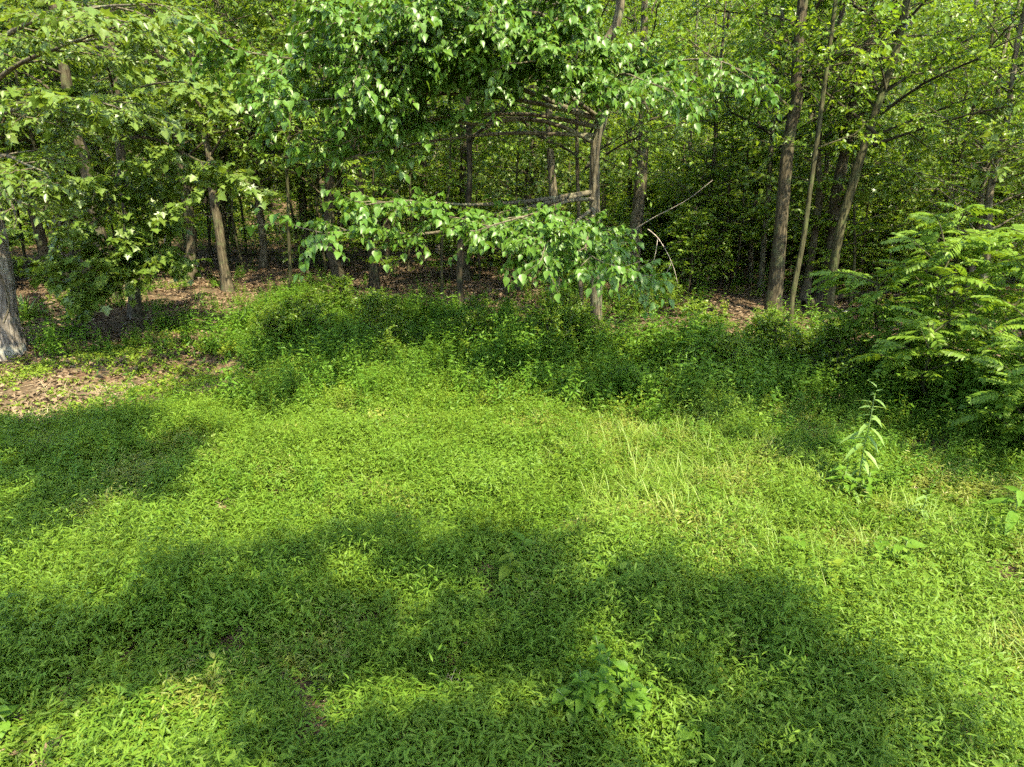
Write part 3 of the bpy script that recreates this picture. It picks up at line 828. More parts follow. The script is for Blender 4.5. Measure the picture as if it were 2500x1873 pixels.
# ------------------------------------------------------------------ dead snag, fallen log, brush pile, dead branch
def sticks():
    rng = np.random.default_rng(5)
    b = G(1998, 690); Y = b[1]
    P = np.array([b, AT(2004, 640, Y), AT(2011, 595, Y), AT(2017, 556, Y)])
    r = 11 / FPX * Y * 0.5
    g = Geo().add(*tube(resample(P - b, 16), np.linspace(r * 1.2, r * 0.8, 16), 9, 0.08, rng))
    tip = P[-1] - b
    for k in range(5):
        a = k * 1.3
        g.add(*tube(np.array([tip + [0.6 * r * math.cos(a), 0.6 * r * math.sin(a), -0.1], tip + [0.5 * r * math.cos(a), 0.5 * r * math.sin(a), 0.06 + 0.1 * rng.random()]]), [r * 0.35, 0.01], 4))
    tag(link('snag', g.mesh('snag', 'bark_dark', True), None, b), 'dark broken off snag leaning against the twin trunks', 'dead tree')
    a, c = G(1960, 752), G(2165, 722)
    P = np.array([a + [0, 0, 0.12], (a + c) / 2 + [0, 0.2, 0.16], c + [0, 0, 0.14]])
    tag(link('fallen_log', Geo().add(*tube(resample(P - a, 20), np.linspace(0.12, 0.07, 20), 10, 0.06, rng)).mesh('fallen_log', 'bark_dark', True), None, a), 'dark fallen log lying behind the feet of the twin trunks', 'log')
    # short stump in the brush pile
    b = G(476, 655)
    g = Geo().add(*tube(np.array([[0, 0, -0.05], [0, 0, 0.12], [0.03, 0, 0.3]]), [0.2, 0.16, 0.13], 10, 0.08, rng))
    tag(link('stump', g.mesh('stump', 'bark_pale', True), None, b), 'low pale topped stump in front of the brush pile', 'stump')
    # brush pile of thin pale sticks: each a stick
    c = G(440, 640)
    n = 0
    pile = thing('brush_pile', c, 'heap of thin bare sticks at the foot of the slim blackish trunk', 'brush pile')
    for k in range(26):
        a = rng.uniform(0, 6.28); l = rng.uniform(0.8, 2.4)
        o = np.array([rng.normal(0, 0.7), rng.normal(0, 0.5), 0.05])
        d = np.array([math.cos(a), math.sin(a) * 0.6, rng.uniform(0.05, 0.35)])
        m = o + d * l * 0.5 + rng.normal(0, 0.06, 3); e = o + d * l + rng.normal(0, 0.08, 3)
        link('stick', Geo().add(*tube(resample([o, m, e], 6), np.linspace(0.022, 0.006, 6), 4)).mesh('stick', 'deadwood', True), pile)
    # lying sticks
    for lab, p, q, r in (('pale fallen branch on the sunlit leaf litter below the brush pile', (410, 692), (505, 680), 0.035),
                         ('thin fallen stick in the litter left of the crooked trunk', (950, 622), (1060, 612), 0.03),
                         ('curved pale root like branch at the foot of the maple', (298, 800), (322, 772), 0.03),
                         ('grey fallen branch on the litter behind the middle spray', (1130, 735), (1260, 700), 0.03),
                         ('fallen branch on the shaded litter right of the fallen log', (2050, 768), (2140, 748), 0.04)):
        a, c = G(*p), G(*q)
        m = (a + c) / 2 + [0.05, 0.15, 0.06]
        P = resample(np.array([a + [0, 0, 0.03], m, c + [0, 0, 0.05]]) - a, 12)
        g = Geo().add(*tube(P, np.linspace(r, r * 0.4, 12), 6, 0.06, rng))
        for k in (5, 8):
            e = P[k] + [rng.normal(0, 0.3), rng.normal(0, 0.3), 0.12]
            g.add(*tube(np.array([P[k], (P[k] + e) / 2 + [0, 0, 0.04], e]), [r * 0.5, r * 0.35, 0.004], 4))
        tag(link('fallen_branch', g.mesh('fallen_branch', 'deadwood', True), None, a), lab, 'branch')
    # bare pale branch hanging from the greenish grey trunk
    par = [o for o in COL.objects if o.get('label', '').startswith('greenish grey trunk right')][0]
    base = np.array(par.location); Y = base[1]
    for path in ([(546, 540, Y), (520, 528, Y - 0.8), (490, 522, Y - 1.6), (470, 530, Y - 2.0), (450, 524, Y - 2.2)],
                 [(530, 532, Y - 0.5), (550, 520, Y - 1.2), (568, 526, Y - 1.6), (545, 528, Y - 2.0), (500, 526, Y - 2.2)],
                 [(520, 528, Y - 0.8), (512, 505, Y - 1.2), (522, 492, Y - 1.4)],
                 [(552, 521, Y - 1.2), (540, 500, Y - 1.3), (528, 494, Y - 1.4)],
                 [(498, 523, Y - 1.4), (484, 512, Y - 1.8)], [(512, 527, Y - 1.0), (515, 540, Y - 1.3)]):
        B = resample(np.array([AT(*p) for p in path]) - base, 12)
        link('dead_branch', Geo().add(*tube(B, np.linspace(0.026, 0.008, 12), 5)).mesh('dead_branch', 'deadwood', True), par)
sticks()

# ------------------------------------------------------------------ woods behind
EDGE = [(-6.8, 27.5), (-4.2, 33.5), (1.2, 35.5), (-7.8, 32.5), (-12.8, 27.5), (-18.5, 24), (-11.0, 31), (-17.5, 28.5), (-9.4, 33), (-15, 33), (9.5, 22.5), (12.5, 18.5), (14.5, 22), (11.8, 26), (16.5, 19), (7.6, 27), (13.8, 15.8)]
def fill_forest():
    rng = np.random.default_rng(77)
    pts = [tuple(p) for p in hand_xy] + EDGE; out = []
    tries = 0
    while len(out) < 170 and tries < 30000:
        tries += 1
        y = 21 + 45 * rng.random() ** 0.75
        x = rng.uniform(-1, 1) * (0.80 * y + 4)
        if y < 24.5 and abs(x) < 13: continue
        if y < 31 and 3.2 < x < 13: continue
        md = 2.2 + 0.03 * y if y < 34 else 4.6
        if any((x - a) ** 2 + (y - b) ** 2 < md * md for a, b in pts): continue
        pts.append((x, y)); out.append((x, y))
    kinds = ['high_a', 'high_b', 'mid_a', 'mid_b', 'mid_c', 'mid_a', 'mid_c', 'mid_b']
    look = {'high_a': 'brown barked, high crowned', 'high_b': 'dark barked, high crowned', 'mid_a': 'brown barked, low crowned', 'mid_b': 'brown barked, lobed leaved', 'mid_c': 'grey barked, small leaved',
            'pole': 'thin mossy', 'sap_a': 'tiered', 'sap_b': 'lobed leaved', 'sap_c': 'tall thin'}
    marks = [(60, 'the massive left trunk'), (330, 'the maple'), (520, 'the brush pile'), (900, 'the left low spray'), (1240, 'the crooked dark trunk'), (1456, 'the broad leaved tree'),
             (1640, 'the stout furrowed trunk'), (1900, 'the thick scaly trunk'), (2100, 'the twin trunks'), (2350, 'the feathered saplings')]
    def near(x, y):
        px = project(np.array([[x, y, 1.0]]))[0][0]
        return min(marks, key=lambda m: abs(m[0] - px))[1]
    def band(y):
        return 'close' if y < 32 else 'some way' if y < 46 else 'well back' if y < 65 else 'far off' if y < 88 else 'farthest'
    for x, y in EDGE:
        k = kinds[3 if (x * 7) % 2 < 1 else 4]
        kind_tree(k, 'edge_tree', (x, y, float(ground_z(x, y))), rng.uniform(0, 6.28), rng.uniform(1.1, 1.35) if x < 0 else rng.uniform(0.75, 0.95), '%s low branched edge tree by %s' % (look[k], near(x, y)), 'tree', 'low branched trees along the woods edge')
    for x, y in out:
        k = kinds[rng.integers(len(kinds))]
        if x > 1 and y < 48: k = ['pole', 'pole', 'high_b', 'pole', 'pole', 'mid_c'][rng.integers(6)]
        if x < -5 and y < 40: k = ['pole', 'high_a', 'high_b'][rng.integers(3)]
        kind_tree(k, 'forest_tree', (x, y, float(ground_z(x, y))), rng.uniform(0, 6.28), rng.uniform(0.8, 1.2), '%s woodland tree %s behind %s' % (look[k], band(y), near(x, y)), 'tree', 'trees in the woods behind the clearing', (rng.normal(0, 0.04), rng.normal(0, 0.04)))
    def open_strip(x, y):
        px = project(np.array([[x, y, 0.0]]))[0][0]
        return 40 < px < 760 and y < 46
    n = 0
    while n < 60:
        y = 20.5 + 28 * rng.random(); x = rng.uniform(-1, 1) * (0.76 * y + 2)
        if y < 23 and x < 4: continue
        kind_tree('pole', 'slender_tree', (x, y, float(ground_z(x, y))), rng.uniform(0, 6.28), rng.uniform(0.8, 1.15), 'very thin bare stemmed young tree %s behind %s' % (band(y), near(x, y)), 'tree', 'thin young trees between the trunks', (rng.normal(0, 0.05), rng.normal(0.03, 0.06)))
        n += 1
    n = 0
    while n < 260:
        y = 22 + 55 * rng.random(); x = rng.uniform(-1, 1) * (0.78 * y + 3)
        if open_strip(x, y): continue
        if y < 27 and 0 < x < 6: continue
        k = ['sap_a', 'sap_b', 'sap_c'][rng.integers(3)]
        kind_tree(k, 'understory_sapling', (x, y, float(ground_z(x, y))), rng.uniform(0, 6.28), rng.uniform(0.6, 1.15) * (1.35 if y > 34 else 1.0), '%s sapling %s behind %s' % (look[k], band(y), near(x, y)), 'sapling', 'saplings under the trees')
        n += 1
    n = 0
    while n < 110:
        y = 24 + 40 * rng.random(); x = rng.uniform(-1, 1) * (0.78 * y + 3)
        if open_strip(x, y) or (x < 2 and y < 33): continue
        kind_tree('shrub_a', 'woodland_shrub', (x, y, float(ground_z(x, y))), rng.uniform(0, 6.28), rng.uniform(0.7, 1.4), 'low leafy shrub %s behind %s' % (band(y), near(x, y)), 'shrub', 'shrubs on the woodland floor')
        n += 1
    for k in range(46):
        px = rng.uniform(640, 2150); py = rng.uniform(770, 900) if px < 1650 else rng.uniform(830, 960)
        p = G(px, py)
        kind_tree('shrub_a', 'edge_shrub', p, rng.uniform(0, 6.28), rng.uniform(0.32, 0.62), 'knee high leafy shrub in the shaded weeds before %s' % near(p[0], p[1]), 'shrub', 'small shrubs in the shaded weeds')
    for k in range(40):
        y = rng.uniform(31, 46); x = rng.uniform(0.12, 0.62) * y
        kind_tree('shrub_a', 'woodland_shrub', (x, y, float(ground_z(x, y))), rng.uniform(0, 6.28), rng.uniform(1.2, 2.0), 'tall bright green shrub %s behind %s' % (band(y), near(x, y)), 'shrub', 'tall shrubs behind the right trunks')
    for px, py, s in ((1640, 650, 1.2), (1700, 660, 1.4), (1760, 655, 1.1), (1600, 640, 1.0), (1690, 630, 1.5)):
        p = G(px, py)
        kind_tree('shrub_b', 'evergreen_shrub', p, rng.uniform(0, 6.28), s, 'dark evergreen shrub in deep shade right of the stout trunk', 'shrub', 'dark shrubs right of the stout trunk')
fill_forest()

# ------------------------------------------------------------------ trees behind the camera whose crowns shade the clearing
SHADE = [dpoly(p) for p in (
    [(330, 1215), (420, 1175), (560, 1155), (680, 1150), (780, 1105), (870, 1105), (1000, 1112), (1150, 1130), (1190, 1190), (1240, 1230), (1330, 1215), (1340, 1150), (1480, 1165),
     (1570, 1210), (1700, 1300), (1800, 1390), (1930, 1440), (1990, 1510), (2060, 1580), (2100, 1800), (470, 1800), (430, 1620), (480, 1500), (490, 1370), (340, 1390), (200, 1440), (0, 1510), (-100, 1460), (-100, 1290), (100, 1290), (220, 1330)],
    [(-100, 900), (200, 880), (330, 890), (420, 910), (430, 960), (400, 1010), (360, 1060), (260, 1040), (150, 1090), (60, 1150), (-100, 1180)],
    [(330, 840), (430, 790), (520, 800), (640, 790), (630, 850), (560, 880), (420, 885)],
    [(1150, 770), (1440, 750), (1600, 735), (1500, 900), (1400, 866), (1160, 866)],
    [(1440, 800), (1560, 740), (1700, 740), (1760, 780), (1780, 840), (1900, 900), (2060, 960), (2200, 1040), (2150, 1060), (2050, 1010), (1950, 960), (1820, 905), (1690, 960), (1560, 940)],
)]
def shade_trees():
    rng = np.random.default_rng(9)
    X = rng.uniform(-14, 14, 60000); Y = rng.uniform(1.5, 16, 60000)
    px, py, f = project(np.stack([X, Y, ground_z(X, Y) + 0.25], -1))
    jx = 15 * rng.normal(0, 1, len(X)); jy = 9 * rng.normal(0, 1, len(X))
    m = np.zeros(len(X), bool); w = np.ones(len(X))
    for k, p in enumerate(SHADE):
        q = in_poly(p, px + jx, py + jy); m |= q
        if k >= 3: w[q] = 0.8
        if k == 2: w[q] = 0.45
    hole = (vnoise(X * 1.1, Y * 1.1, 21) > 0.76) | (vnoise(X * 2.3, Y * 2.3, 22) > 0.76) | (vnoise(X * 4.5, Y * 4.5, 23) > 0.78)
    m &= ~hole & (rng.random(len(X)) < w)
    g = np.stack([X, Y, np.zeros_like(X)], -1)[m]
    g = g[:4000]
    h = 10.5 + 3.0 * vnoise(g[:, 0] * 0.35, g[:, 1] * 0.35, 4) + rng.normal(0, 0.35, len(g))
    h = np.where(g[:, 1] > 9.5, h - 2.0, h)
    tw = g + SUN[None] * (h / SUN[2])[:, None]
    trunks = [(-7.5, -3.5), (0.5, -4.5), (7.5, -4.0), (13.5, 4.5)]
    labels = ['tree left behind the viewpoint shading the left foreground', 'tree behind the viewpoint shading the middle foreground', 'tree right behind the viewpoint shading the lower right grass', 'tree outside the right edge shading the right of the clearing']
    d = np.stack([np.linalg.norm(tw[:, :2] - np.array(t), axis=1) for t in trunks], -1)
    own = np.argmin(d, axis=1)
    for k, (x, y) in enumerate(trunks):
        z = float(ground_z(x, y))
        base = np.array([x, y, z]); S = tw[own == k]
        t = thing('shade_tree', base, labels[k], 'tree')
        P = make_trunk_path(rng, base, base + [0, 0, 13.5], wob=0.07)
        link('trunk', trunk_geo(rng, P - base, 0.24, 0.06, sides=12).mesh('trunk', 'bark_brown', True), t)
        W = Geo()
        if len(S):
            cs = S[rng.choice(len(S), min(14, len(S)), replace=False)]
            TQ = resample(P, 40)
            for c in cs:
                s = TQ[np.argmin(np.abs(TQ[:, 2] - rng.uniform(6, 10)))]
                mid = (s + c) / 2 + rng.normal(0, 0.3, 3)
                W.add(*tube(resample([s, mid, c], 12) - base, np.linspace(0.028, 0.010, 12), 6))
            link('limb', W.mesh('limb', 'bark_brown', True), t)
            a = rng.uniform(0, 6.28, len(S)); D = np.stack([np.cos(a), np.sin(a), rng.normal(0, 0.15, len(S))], -1)
            lv = twig_leaves(rng, S - D * 0.25, D, np.full(len(S), 0.5), 6, 0.17, 0.25)
            link('crown', place_leaves(Geo(), 'simple', *lv).mesh('crown', 'forest', False, base), t)
shade_trees()

# ------------------------------------------------------------------ young trees with feathered leaves at the right
def frond_mesh(seed):
    rng = np.random.default_rng(seed)
    g = Geo(); n = 9
    u = np.linspace(0, 1, 8)
    C = np.stack([0 * u, u, 0.10 * u - 0.34 * u ** 2], -1)
    g.add(*tube(C, np.linspace(0.008, 0.003, 8), 3, cap=False), 0.6)
    t = np.linspace(0.2, 0.97, n)
    c = np.stack([np.interp(t, u, C[:, k]) for k in range(3)], -1)
    T = unit(np.stack([0 * t, np.ones(n), 0.10 - 0.68 * t], -1))
    for s in (-1, 1):
        y = T * 0.42 + np.array([s * 0.9, 0, -0.18]) + rng.normal(0, 0.10, (n, 3))
        z = np.array([0, 0, 1.0]) + rng.normal(0, 0.18, (n, 3))
        place_leaves(g, 'leaflet', c, y, z, 0.26 * (0.75 + 0.5 * np.sin(math.pi * (0.25 + 0.6 * t))), rng.uniform(0.2, 0.9, n))
    place_leaves(g, 'leaflet', c[-1:], T[-1:], np.array([[0, 0, 1.0]]), 0.2, np.array([0.6]))
    return g.mesh('frond', 'walnut')
FROND = [frond_mesh(s) for s in range(40, 45)]

def feather_tree(seed, base, H, n, lean, label, size=0.52, low=0.12):
    rng = np.random.default_rng(seed)
    t = thing('feather_leaved_sapling', base, label, 'sapling')
    P = make_trunk_path(rng, (0, 0, 0), (lean[0], lean[1], H), wob=0.03)
    link('trunk', trunk_geo(rng, P, 0.035, 0.010, 0.2, 8).mesh('trunk', 'bark_moss', True), t)
    Q = resample(P, 40); az = rng.uniform(0, 6)
    nb = max(5, n // 5)
    for b in range(nb):
        f = low + (1 - low) * (b + rng.random() * 0.6) / nb
        az += 2.4 + rng.normal(0, 0.3)
        s = Q[min(39, int(f * 39))]
        l = (0.5 + 0.32 * H * (1 - f * 0.75)) * rng.uniform(0.7, 1.1)
        d = np.array([math.cos(az), math.sin(az), rng.uniform(0.15, 1.0)])
        u = np.linspace(0, 1, 6)[:, None]
        B = s + unit(d) * l * u; B[:, 2] += 0.10 * l * np.sin(u[:, 0] * 2)
        br = link('branch', Geo().add(*tube(B, np.linspace(0.016, 0.006, 6), 5)).mesh('branch', 'bark_moss', True), t)
        for k in range(8):
            g = (k + 1.0) / 8
            p = np.array([np.interp(g, u[:, 0], B[:, c]) for c in range(3)])
            a2 = az + (1 if k % 2 else -1) * rng.uniform(0.4, 1.25) if k < 7 else az
            e = rng.uniform(-0.25, 0.6)
            o = link('frond', FROND[rng.integers(5)], br)
            y = np.array([math.cos(a2) * math.cos(e), math.sin(a2) * math.cos(e), math.sin(e)])
            z = np.array([0, 0, 1.0]) + rng.normal(0, 0.2, 3)
            x = unit(np.cross(y, z)); z = np.cross(x, y); q = size * rng.uniform(0.7, 1.15)
            R = Matrix(((x[0], y[0], z[0]), (x[1], y[1], z[1]), (x[2], y[2], z[2]))).to_4x4()
            o.matrix_local = Matrix.Translation(Vector(p)) @ R @ Matrix.Diagonal((q, q, q, 1))
def gp(x, y):
    return np.array([x, y, float(ground_z(x, y))])
feather_tree(61, gp(8.1, 12.6), 3.0, 90, (-0.5, -0.3), 'tallest sapling with feathered leaves at the right edge')
feather_tree(62, gp(9.4, 12.0), 3.3, 90, (-0.5, -0.4), 'sapling with feathered leaves cut by the right edge, behind the tallest')
feather_tree(63, gp(8.2, 10.4), 1.9, 72, (-0.3, -0.3), 'low bushy sapling with feathered leaves before the tallest one', 0.46, 0.08)
feather_tree(64, gp(7.4, 13.3), 2.3, 63, (-0.5, -0.2), 'leftmost sapling with feathered leaves, next to the shaded trunks', 0.48)
feather_tree(66, gp(9.0, 13.8), 3.4, 84, (-0.6, -0.4), 'sapling with feathered leaves at the back of the right group')
feather_tree(67, gp(7.3, 11.6), 1.7, 63, (-0.3, -0.3), 'low sapling with feathered leaves spreading left over the shaded weeds', 0.48, 0.1)
feather_tree(68, gp(9.2, 10.6), 2.6, 84, (-0.4, -0.3), 'dense sapling with feathered leaves at the right edge in front', 0.48, 0.1)
feather_tree(69, gp(8.0, 7.9), 1.0, 54, (-0.2, -0.2), 'knee high feathered seedling lowest at the right edge', 0.36, 0.05)
feather_tree(70, gp(7.6, 9.6), 1.3, 60, (-0.2, -0.2), 'feathered seedling between the tall pale weed and the right edge', 0.42, 0.05)
feather_tree(65, gp(8.3, 9.0), 1.2, 54, (-0.2, -0.2), 'shortest sapling with feathered leaves by the right edge', 0.42, 0.05)

# ------------------------------------------------------------------ yuccas
def yucca(px, py, n, size, label, seed):
    rng = np.random.default_rng(seed)
    b = G(px, py)
    t = thing('yucca', b, label, 'yucca')
    me = Geo().add(*LEAF['yucca']).mesh('blade', 'yucca')
    for k in range(n):
        a = k * 2.4; e = 0.15 + 1.2 * (1 - k / n) ** 0.8 if False else rng.uniform(0.2, 1.35)
        y = Vector((math.cos(a) * math.cos(e), math.sin(a) * math.cos(e), math.sin(e)))
        o = link('blade', me, t)
        z = Vector((-math.cos(a) * math.sin(e), -math.sin(a) * math.sin(e), math.cos(e)))
        x = y.cross(z); q = size * rng.uniform(0.75, 1.1)
        R = Matrix(((x.x, y.x, z.x), (x.y, y.y, z.y), (x.z, y.z, z.z))).to_4x4()
        o.matrix_local = Matrix.Translation((0.05 * math.cos(a), 0.05 * math.sin(a), 0.02)) @ R @ Matrix.Diagonal((q * 1.3, q, q, 1))
yucca(62, 778, 46, 0.85, 'spiky green yucca beside the massive left trunk', 71)
yucca(208, 778, 34, 0.75, 'darker spiky yucca between the massive trunk and the maple', 72)

# ------------------------------------------------------------------ single weeds
def weed(base, H, n, leaf, size, mat, label, seed, lean=(0, 0), name='weed', branches=0, parts=True, droop=0.15, cat='weed', top=0.2):
    rng = np.random.default_rng(seed)
    t = thing(name, base, label, cat)
    P = make_trunk_path(rng, (0, 0, -0.03), (lean[0] + rng.normal(0, 0.03), lean[1] + rng.normal(0, 0.03), H), n=7, wob=0.012)
    stems = [P]
    for b in range(branches):
        s = P[rng.integers(1, 4)]; a = rng.uniform(0, 6.28)
        stems.append(np.array([s, s + [0.12 * math.cos(a), 0.12 * math.sin(a), 0.16], s + [0.22 * math.cos(a), 0.22 * math.sin(a), H * rng.uniform(0.35, 0.6)]]))
    pos, yd, zd, sc, ti = [], [], [], [], []
    a = rng.uniform(0, 6)
    for si, S in enumerate(stems):
        Q = resample(S, 30)
        link('stem', Geo().add(*tube(Q[::3], np.linspace(0.009, 0.004, 10), 5)).mesh('stem', 'stem', True), t)
        m = n if si == 0 else max(5, n // 2)
        for k in range(m):
            f = 0.12 + 0.88 * (k / (m - 1)) ** 0.85
            a += 2.4 + rng.normal(0, 0.25)
            e = -0.25 + 1.0 * f ** 3 - droop + rng.normal(0, 0.12)
            pos.append(Q[min(29, int(f * 29))])
            yd.append((math.cos(a) * math.cos(e), math.sin(a) * math.cos(e), math.sin(e)))
            zd.append((-0.3 * math.cos(a) + rng.normal(0, 0.15), -0.3 * math.sin(a) + rng.normal(0, 0.15), 1))
            sc.append(size * rng.uniform(0.75, 1.15) * (1 - (0.5 if f > 0.93 else 0.0)) * (0.75 + 0.5 * math.sin(math.pi * min(1, f * 0.9))))
            ti.append(rng.random())
    pos, yd, zd, sc, ti = map(np.array, (pos, yd, zd, sc, ti))
    if parts:
        me = Geo().add(*LEAF[leaf]).mesh('leaf', mat)
        yy = unit(yd); xx = unit(np.cross(yy, zd)); zz = np.cross(xx, yy)
        for k in range(len(pos)):
            o = link('leaf', me, t)
            R = Matrix(((xx[k, 0], yy[k, 0], zz[k, 0]), (xx[k, 1], yy[k, 1], zz[k, 1]), (xx[k, 2], yy[k, 2], zz[k, 2]))).to_4x4()
            o.matrix_local = Matrix.Translation(Vector(pos[k])) @ R @ Matrix.Diagonal((sc[k], sc[k], sc[k], 1))
    else:
        link('foliage', place_leaves(Geo(), leaf, pos, yd, zd, sc, ti).mesh('foliage', mat), t)
    return t
WEEDS = [  # px, py of the foot, height, leaves, shape, size, material, branches, label
    (2082, 1210, 1.5, 34, 'lance_m', 0.27, 'paleweed', 0, 'tall weed with long narrow pale leaves standing out before the dark right edge'),
    (2060, 1222, 0.45, 16, 'lance_w', 0.22, 'weed', 2, 'bushy narrow leaved weed at the foot of the tall pale one'),
    (2110, 1215, 0.40, 14, 'lance_w', 0.22, 'weed', 1, 'small narrow leaved weed right of the tall pale one'),
    (796, 915, 0.95, 22, 'lance_w', 0.24, 'weed', 1, 'upright weed with paired leaves at the left end of the shaded band'),
    (835, 905, 0.55, 16, 'ovate', 0.15, 'weed', 2, 'leafy weed just right of the upright paired leaved one'),
    (2052, 950, 0.75, 18, 'ovate', 0.13, 'paleweed', 1, 'sunlit pale weed in the shade left of the feathered saplings'),
    (1820, 840, 0.7, 18, 'ovate', 0.13, 'paleweed', 1, 'pale leaved weed catching sun below the thick scaly trunk'),
    (2470, 1330, 0.75, 14, 'lance_w', 0.30, 'weed', 0, 'broad leaved weed cut by the right edge of the picture'),
    (2225, 1290, 0.5, 16, 'lance_w', 0.18, 'paleweed', 0, 'short pale weed on the sunny grass near the right edge'),
    (1500, 985, 0.75, 20, 'ovate', 0.16, 'weed', 2, 'sunlit heart leaved weed at the right end of the edge thicket'),
    (1440, 990, 0.7, 20, 'ovate', 0.15, 'weed', 2, 'heart leaved weed second from the right in the edge thicket'),
    (1370, 985, 0.75, 20, 'lance_w', 0.19, 'weed', 2, 'dense leafy weed in the middle of the edge thicket'),
    (1290, 985, 0.65, 18, 'lance_w', 0.18, 'weed', 2, 'leafy weed at the left end of the edge thicket'),
    (1150, 975, 0.6, 16, 'lance_w', 0.18, 'weed', 1, 'thin upright weed left of the edge thicket'),
    (640, 850, 1.0, 20, 'lance_w', 0.16, 'weed', 3, 'tallest weed of the pale thicket left of the shaded band'),
    (690, 850, 0.95, 20, 'lance_w', 0.16, 'weed', 3, 'bushy weed at the right of the pale thicket'),
    (590, 830, 0.9, 18, 'lance_w', 0.15, 'weed', 3, 'bushy weed at the left of the pale thicket'),
    (660, 800, 1.0, 18, 'lance_w', 0.15, 'weed', 3, 'weed at the back of the pale thicket'),
    (414, 850, 0.45, 10, 'ovate', 0.17, 'weed', 0, 'small heart leaved seedling in front of the maple'),
    (1361, 1140, 0.35, 10, 'ovate', 0.17, 'cover', 0, 'broad leaved seedling in the sunny grass below the edge thicket'),
    (1259, 1370, 0.30, 9, 'ovate', 0.16, 'weed', 0, 'broad leaved seedling at the upper edge of the foreground shade'),
    (1250, 1440, 0.45, 12, 'ovate', 0.15, 'cover', 1, 'light green leafy weed in the middle of the foreground shade'),
    (1483, 1440, 0.35, 12, 'ovate', 0.16, 'weed', 1, 'dark broad leaved weed right of the light green leafy one'),
    (1470, 1790, 0.65, 30, 'ovate', 0.10, 'weed', 3, 'largest leafy weed of the foreground clump'),
    (1420, 1800, 0.5, 24, 'ovate', 0.10, 'weed', 3, 'leafy weed at the left of the foreground clump'),
    (1540, 1800, 0.55, 24, 'ovate', 0.10, 'weed', 3, 'small leaved weed at the right of the foreground clump'),
    (1490, 1730, 0.55, 24, 'ovate', 0.10, 'weed', 2, 'leafy weed at the back of the foreground clump'),
    (490, 1510, 0.25, 5, 'ovate', 0.20, 'weed', 0, 'small plant with two or three big leaves in the left shade'),
    (345, 1725, 0.16, 6, 'lance_w', 0.30, 'weed', 0, 'rosette of long broad leaves beside the bare strip'),
    (200, 1830, 0.16, 5, 'ovate', 0.17, 'weed', 0, 'low seedling with big leaves at the lower left corner'),
    (77, 1590, 0.25, 5, 'ovate', 0.20, 'weed', 0, 'seedling with one big leaf near the left edge'),
    (55, 1790, 0.25, 9, 'ovate', 0.11, 'weed', 0, 'small light leafy weed at the left edge near the bottom'),
    (466, 1375, 0.25, 6, 'ovate', 0.15, 'weed', 0, 'low broad leaved weed at the left end of the foreground shadow'),
    (1930, 1395, 0.4, 10, 'ovate', 0.18, 'weed', 0, 'broad leaved weed on the edge of sun and shade at the right'),
    (1995, 1450, 0.35, 9, 'ovate', 0.19, 'cover', 0, 'sunlit weed with wide leaves in the right grass'),
    (2186, 1400, 0.45, 12, 'ovate', 0.17, 'weed', 1, 'bluish green broad leaved weed in the sunny right grass'),
    (1720, 1850, 0.3, 10, 'ovate', 0.15, 'weed', 1, 'broad leaved weed at the bottom right of the middle'),
    (1850, 1840, 0.3, 10, 'ovate', 0.15, 'cover', 1, 'leafy weed at the bottom under the right half'),
]
for i, (px, py, H, n, lf, sz, mt, br, lab) in enumerate(WEEDS):
    weed(G(px, py), H, n, lf, sz, mt, lab, 500 + i, branches=br, lean=(RNG.normal(0, 0.05), -0.03))

# ------------------------------------------------------------------ ground growth, in masses
def stilt_patch(seed, height, n_tuft=24, rad=0.34, mat='stilt'):
    """a patch of sprawling fine leaved grass"""
    rng = np.random.default_rng(seed); g = Geo()
    for q in range(n_tuft):
        rr = rad * math.sqrt(rng.random()) * rng.uniform(0.8, 1.15); aa = rng.uniform(0, 6.28)
        c = np.array([rr * math.cos(aa), rr * math.sin(aa), 0]); hh = height * rng.uniform(0.6, 1.3) * (1.5 if rng.random() < 0.12 else 1.0)
        tone = rng.random()
        for st in range(7):
            a = rng.uniform(0, 6.28); l = rng.uniform(0.14, 0.34) * hh; e = rng.uniform(0.6, 1.4)
            o = c + [rng.normal(0, 0.03), rng.normal(0, 0.03), 0]
            d = np.array([math.cos(a) * math.cos(e), math.sin(a) * math.cos(e), math.sin(e)])
            C = np.array([o, o + d * l * 0.55, o + d * l - [0, 0, 0.12 * l]])
            if st < 3:
                g.add(*tube(C, [0.002, 0.0016, 0.001], 3, cap=False), 0.3)
            n = 8; t = np.linspace(0.22, 1, n)
            p = np.stack([np.interp(t, [0, 0.55, 1], C[:, k]) for k in range(3)], -1)
            b = a + np.where(np.arange(n) % 2 == 0, 1.1, -1.1) + rng.normal(0, 0.5, n); b[-1] = a
            ee = rng.normal(0.15, 0.35, n)
            y = np.stack([np.cos(b) * np.cos(ee), np.sin(b) * np.cos(ee), np.sin(ee)], -1)
            z = np.array([0, 0, 1.0]) + rng.normal(0, 0.35, (n, 3))
            place_leaves(g, 'lance', p, y, z, rng.uniform(0.040, 0.086, n), 0.3 * tone + 0.3 * rng.random() + 0.4 * rng.random(n))
    m = 5 if height > 0.8 else 2      # a few dry and broad leaved strays
    a = rng.uniform(0, 6.28, m); e = rng.uniform(0.2, 1.1, m); rr = rad * np.sqrt(rng.random(m))
    p = np.stack([rr * np.cos(a), rr * np.sin(a), rng.uniform(0.05, 0.22, m) * height], -1)
    y = np.stack([np.cos(a + 1) * np.cos(e), np.sin(a + 1) * np.cos(e), np.sin(e)], -1)
    place_leaves(g, 'ovate_s', p, y, np.array([0, 0, 1.0]) + rng.normal(0, 0.3, (m, 3)), rng.uniform(0.06, 0.12, m), rng.random(m))
    return g.mesh('grass_patch', mat)
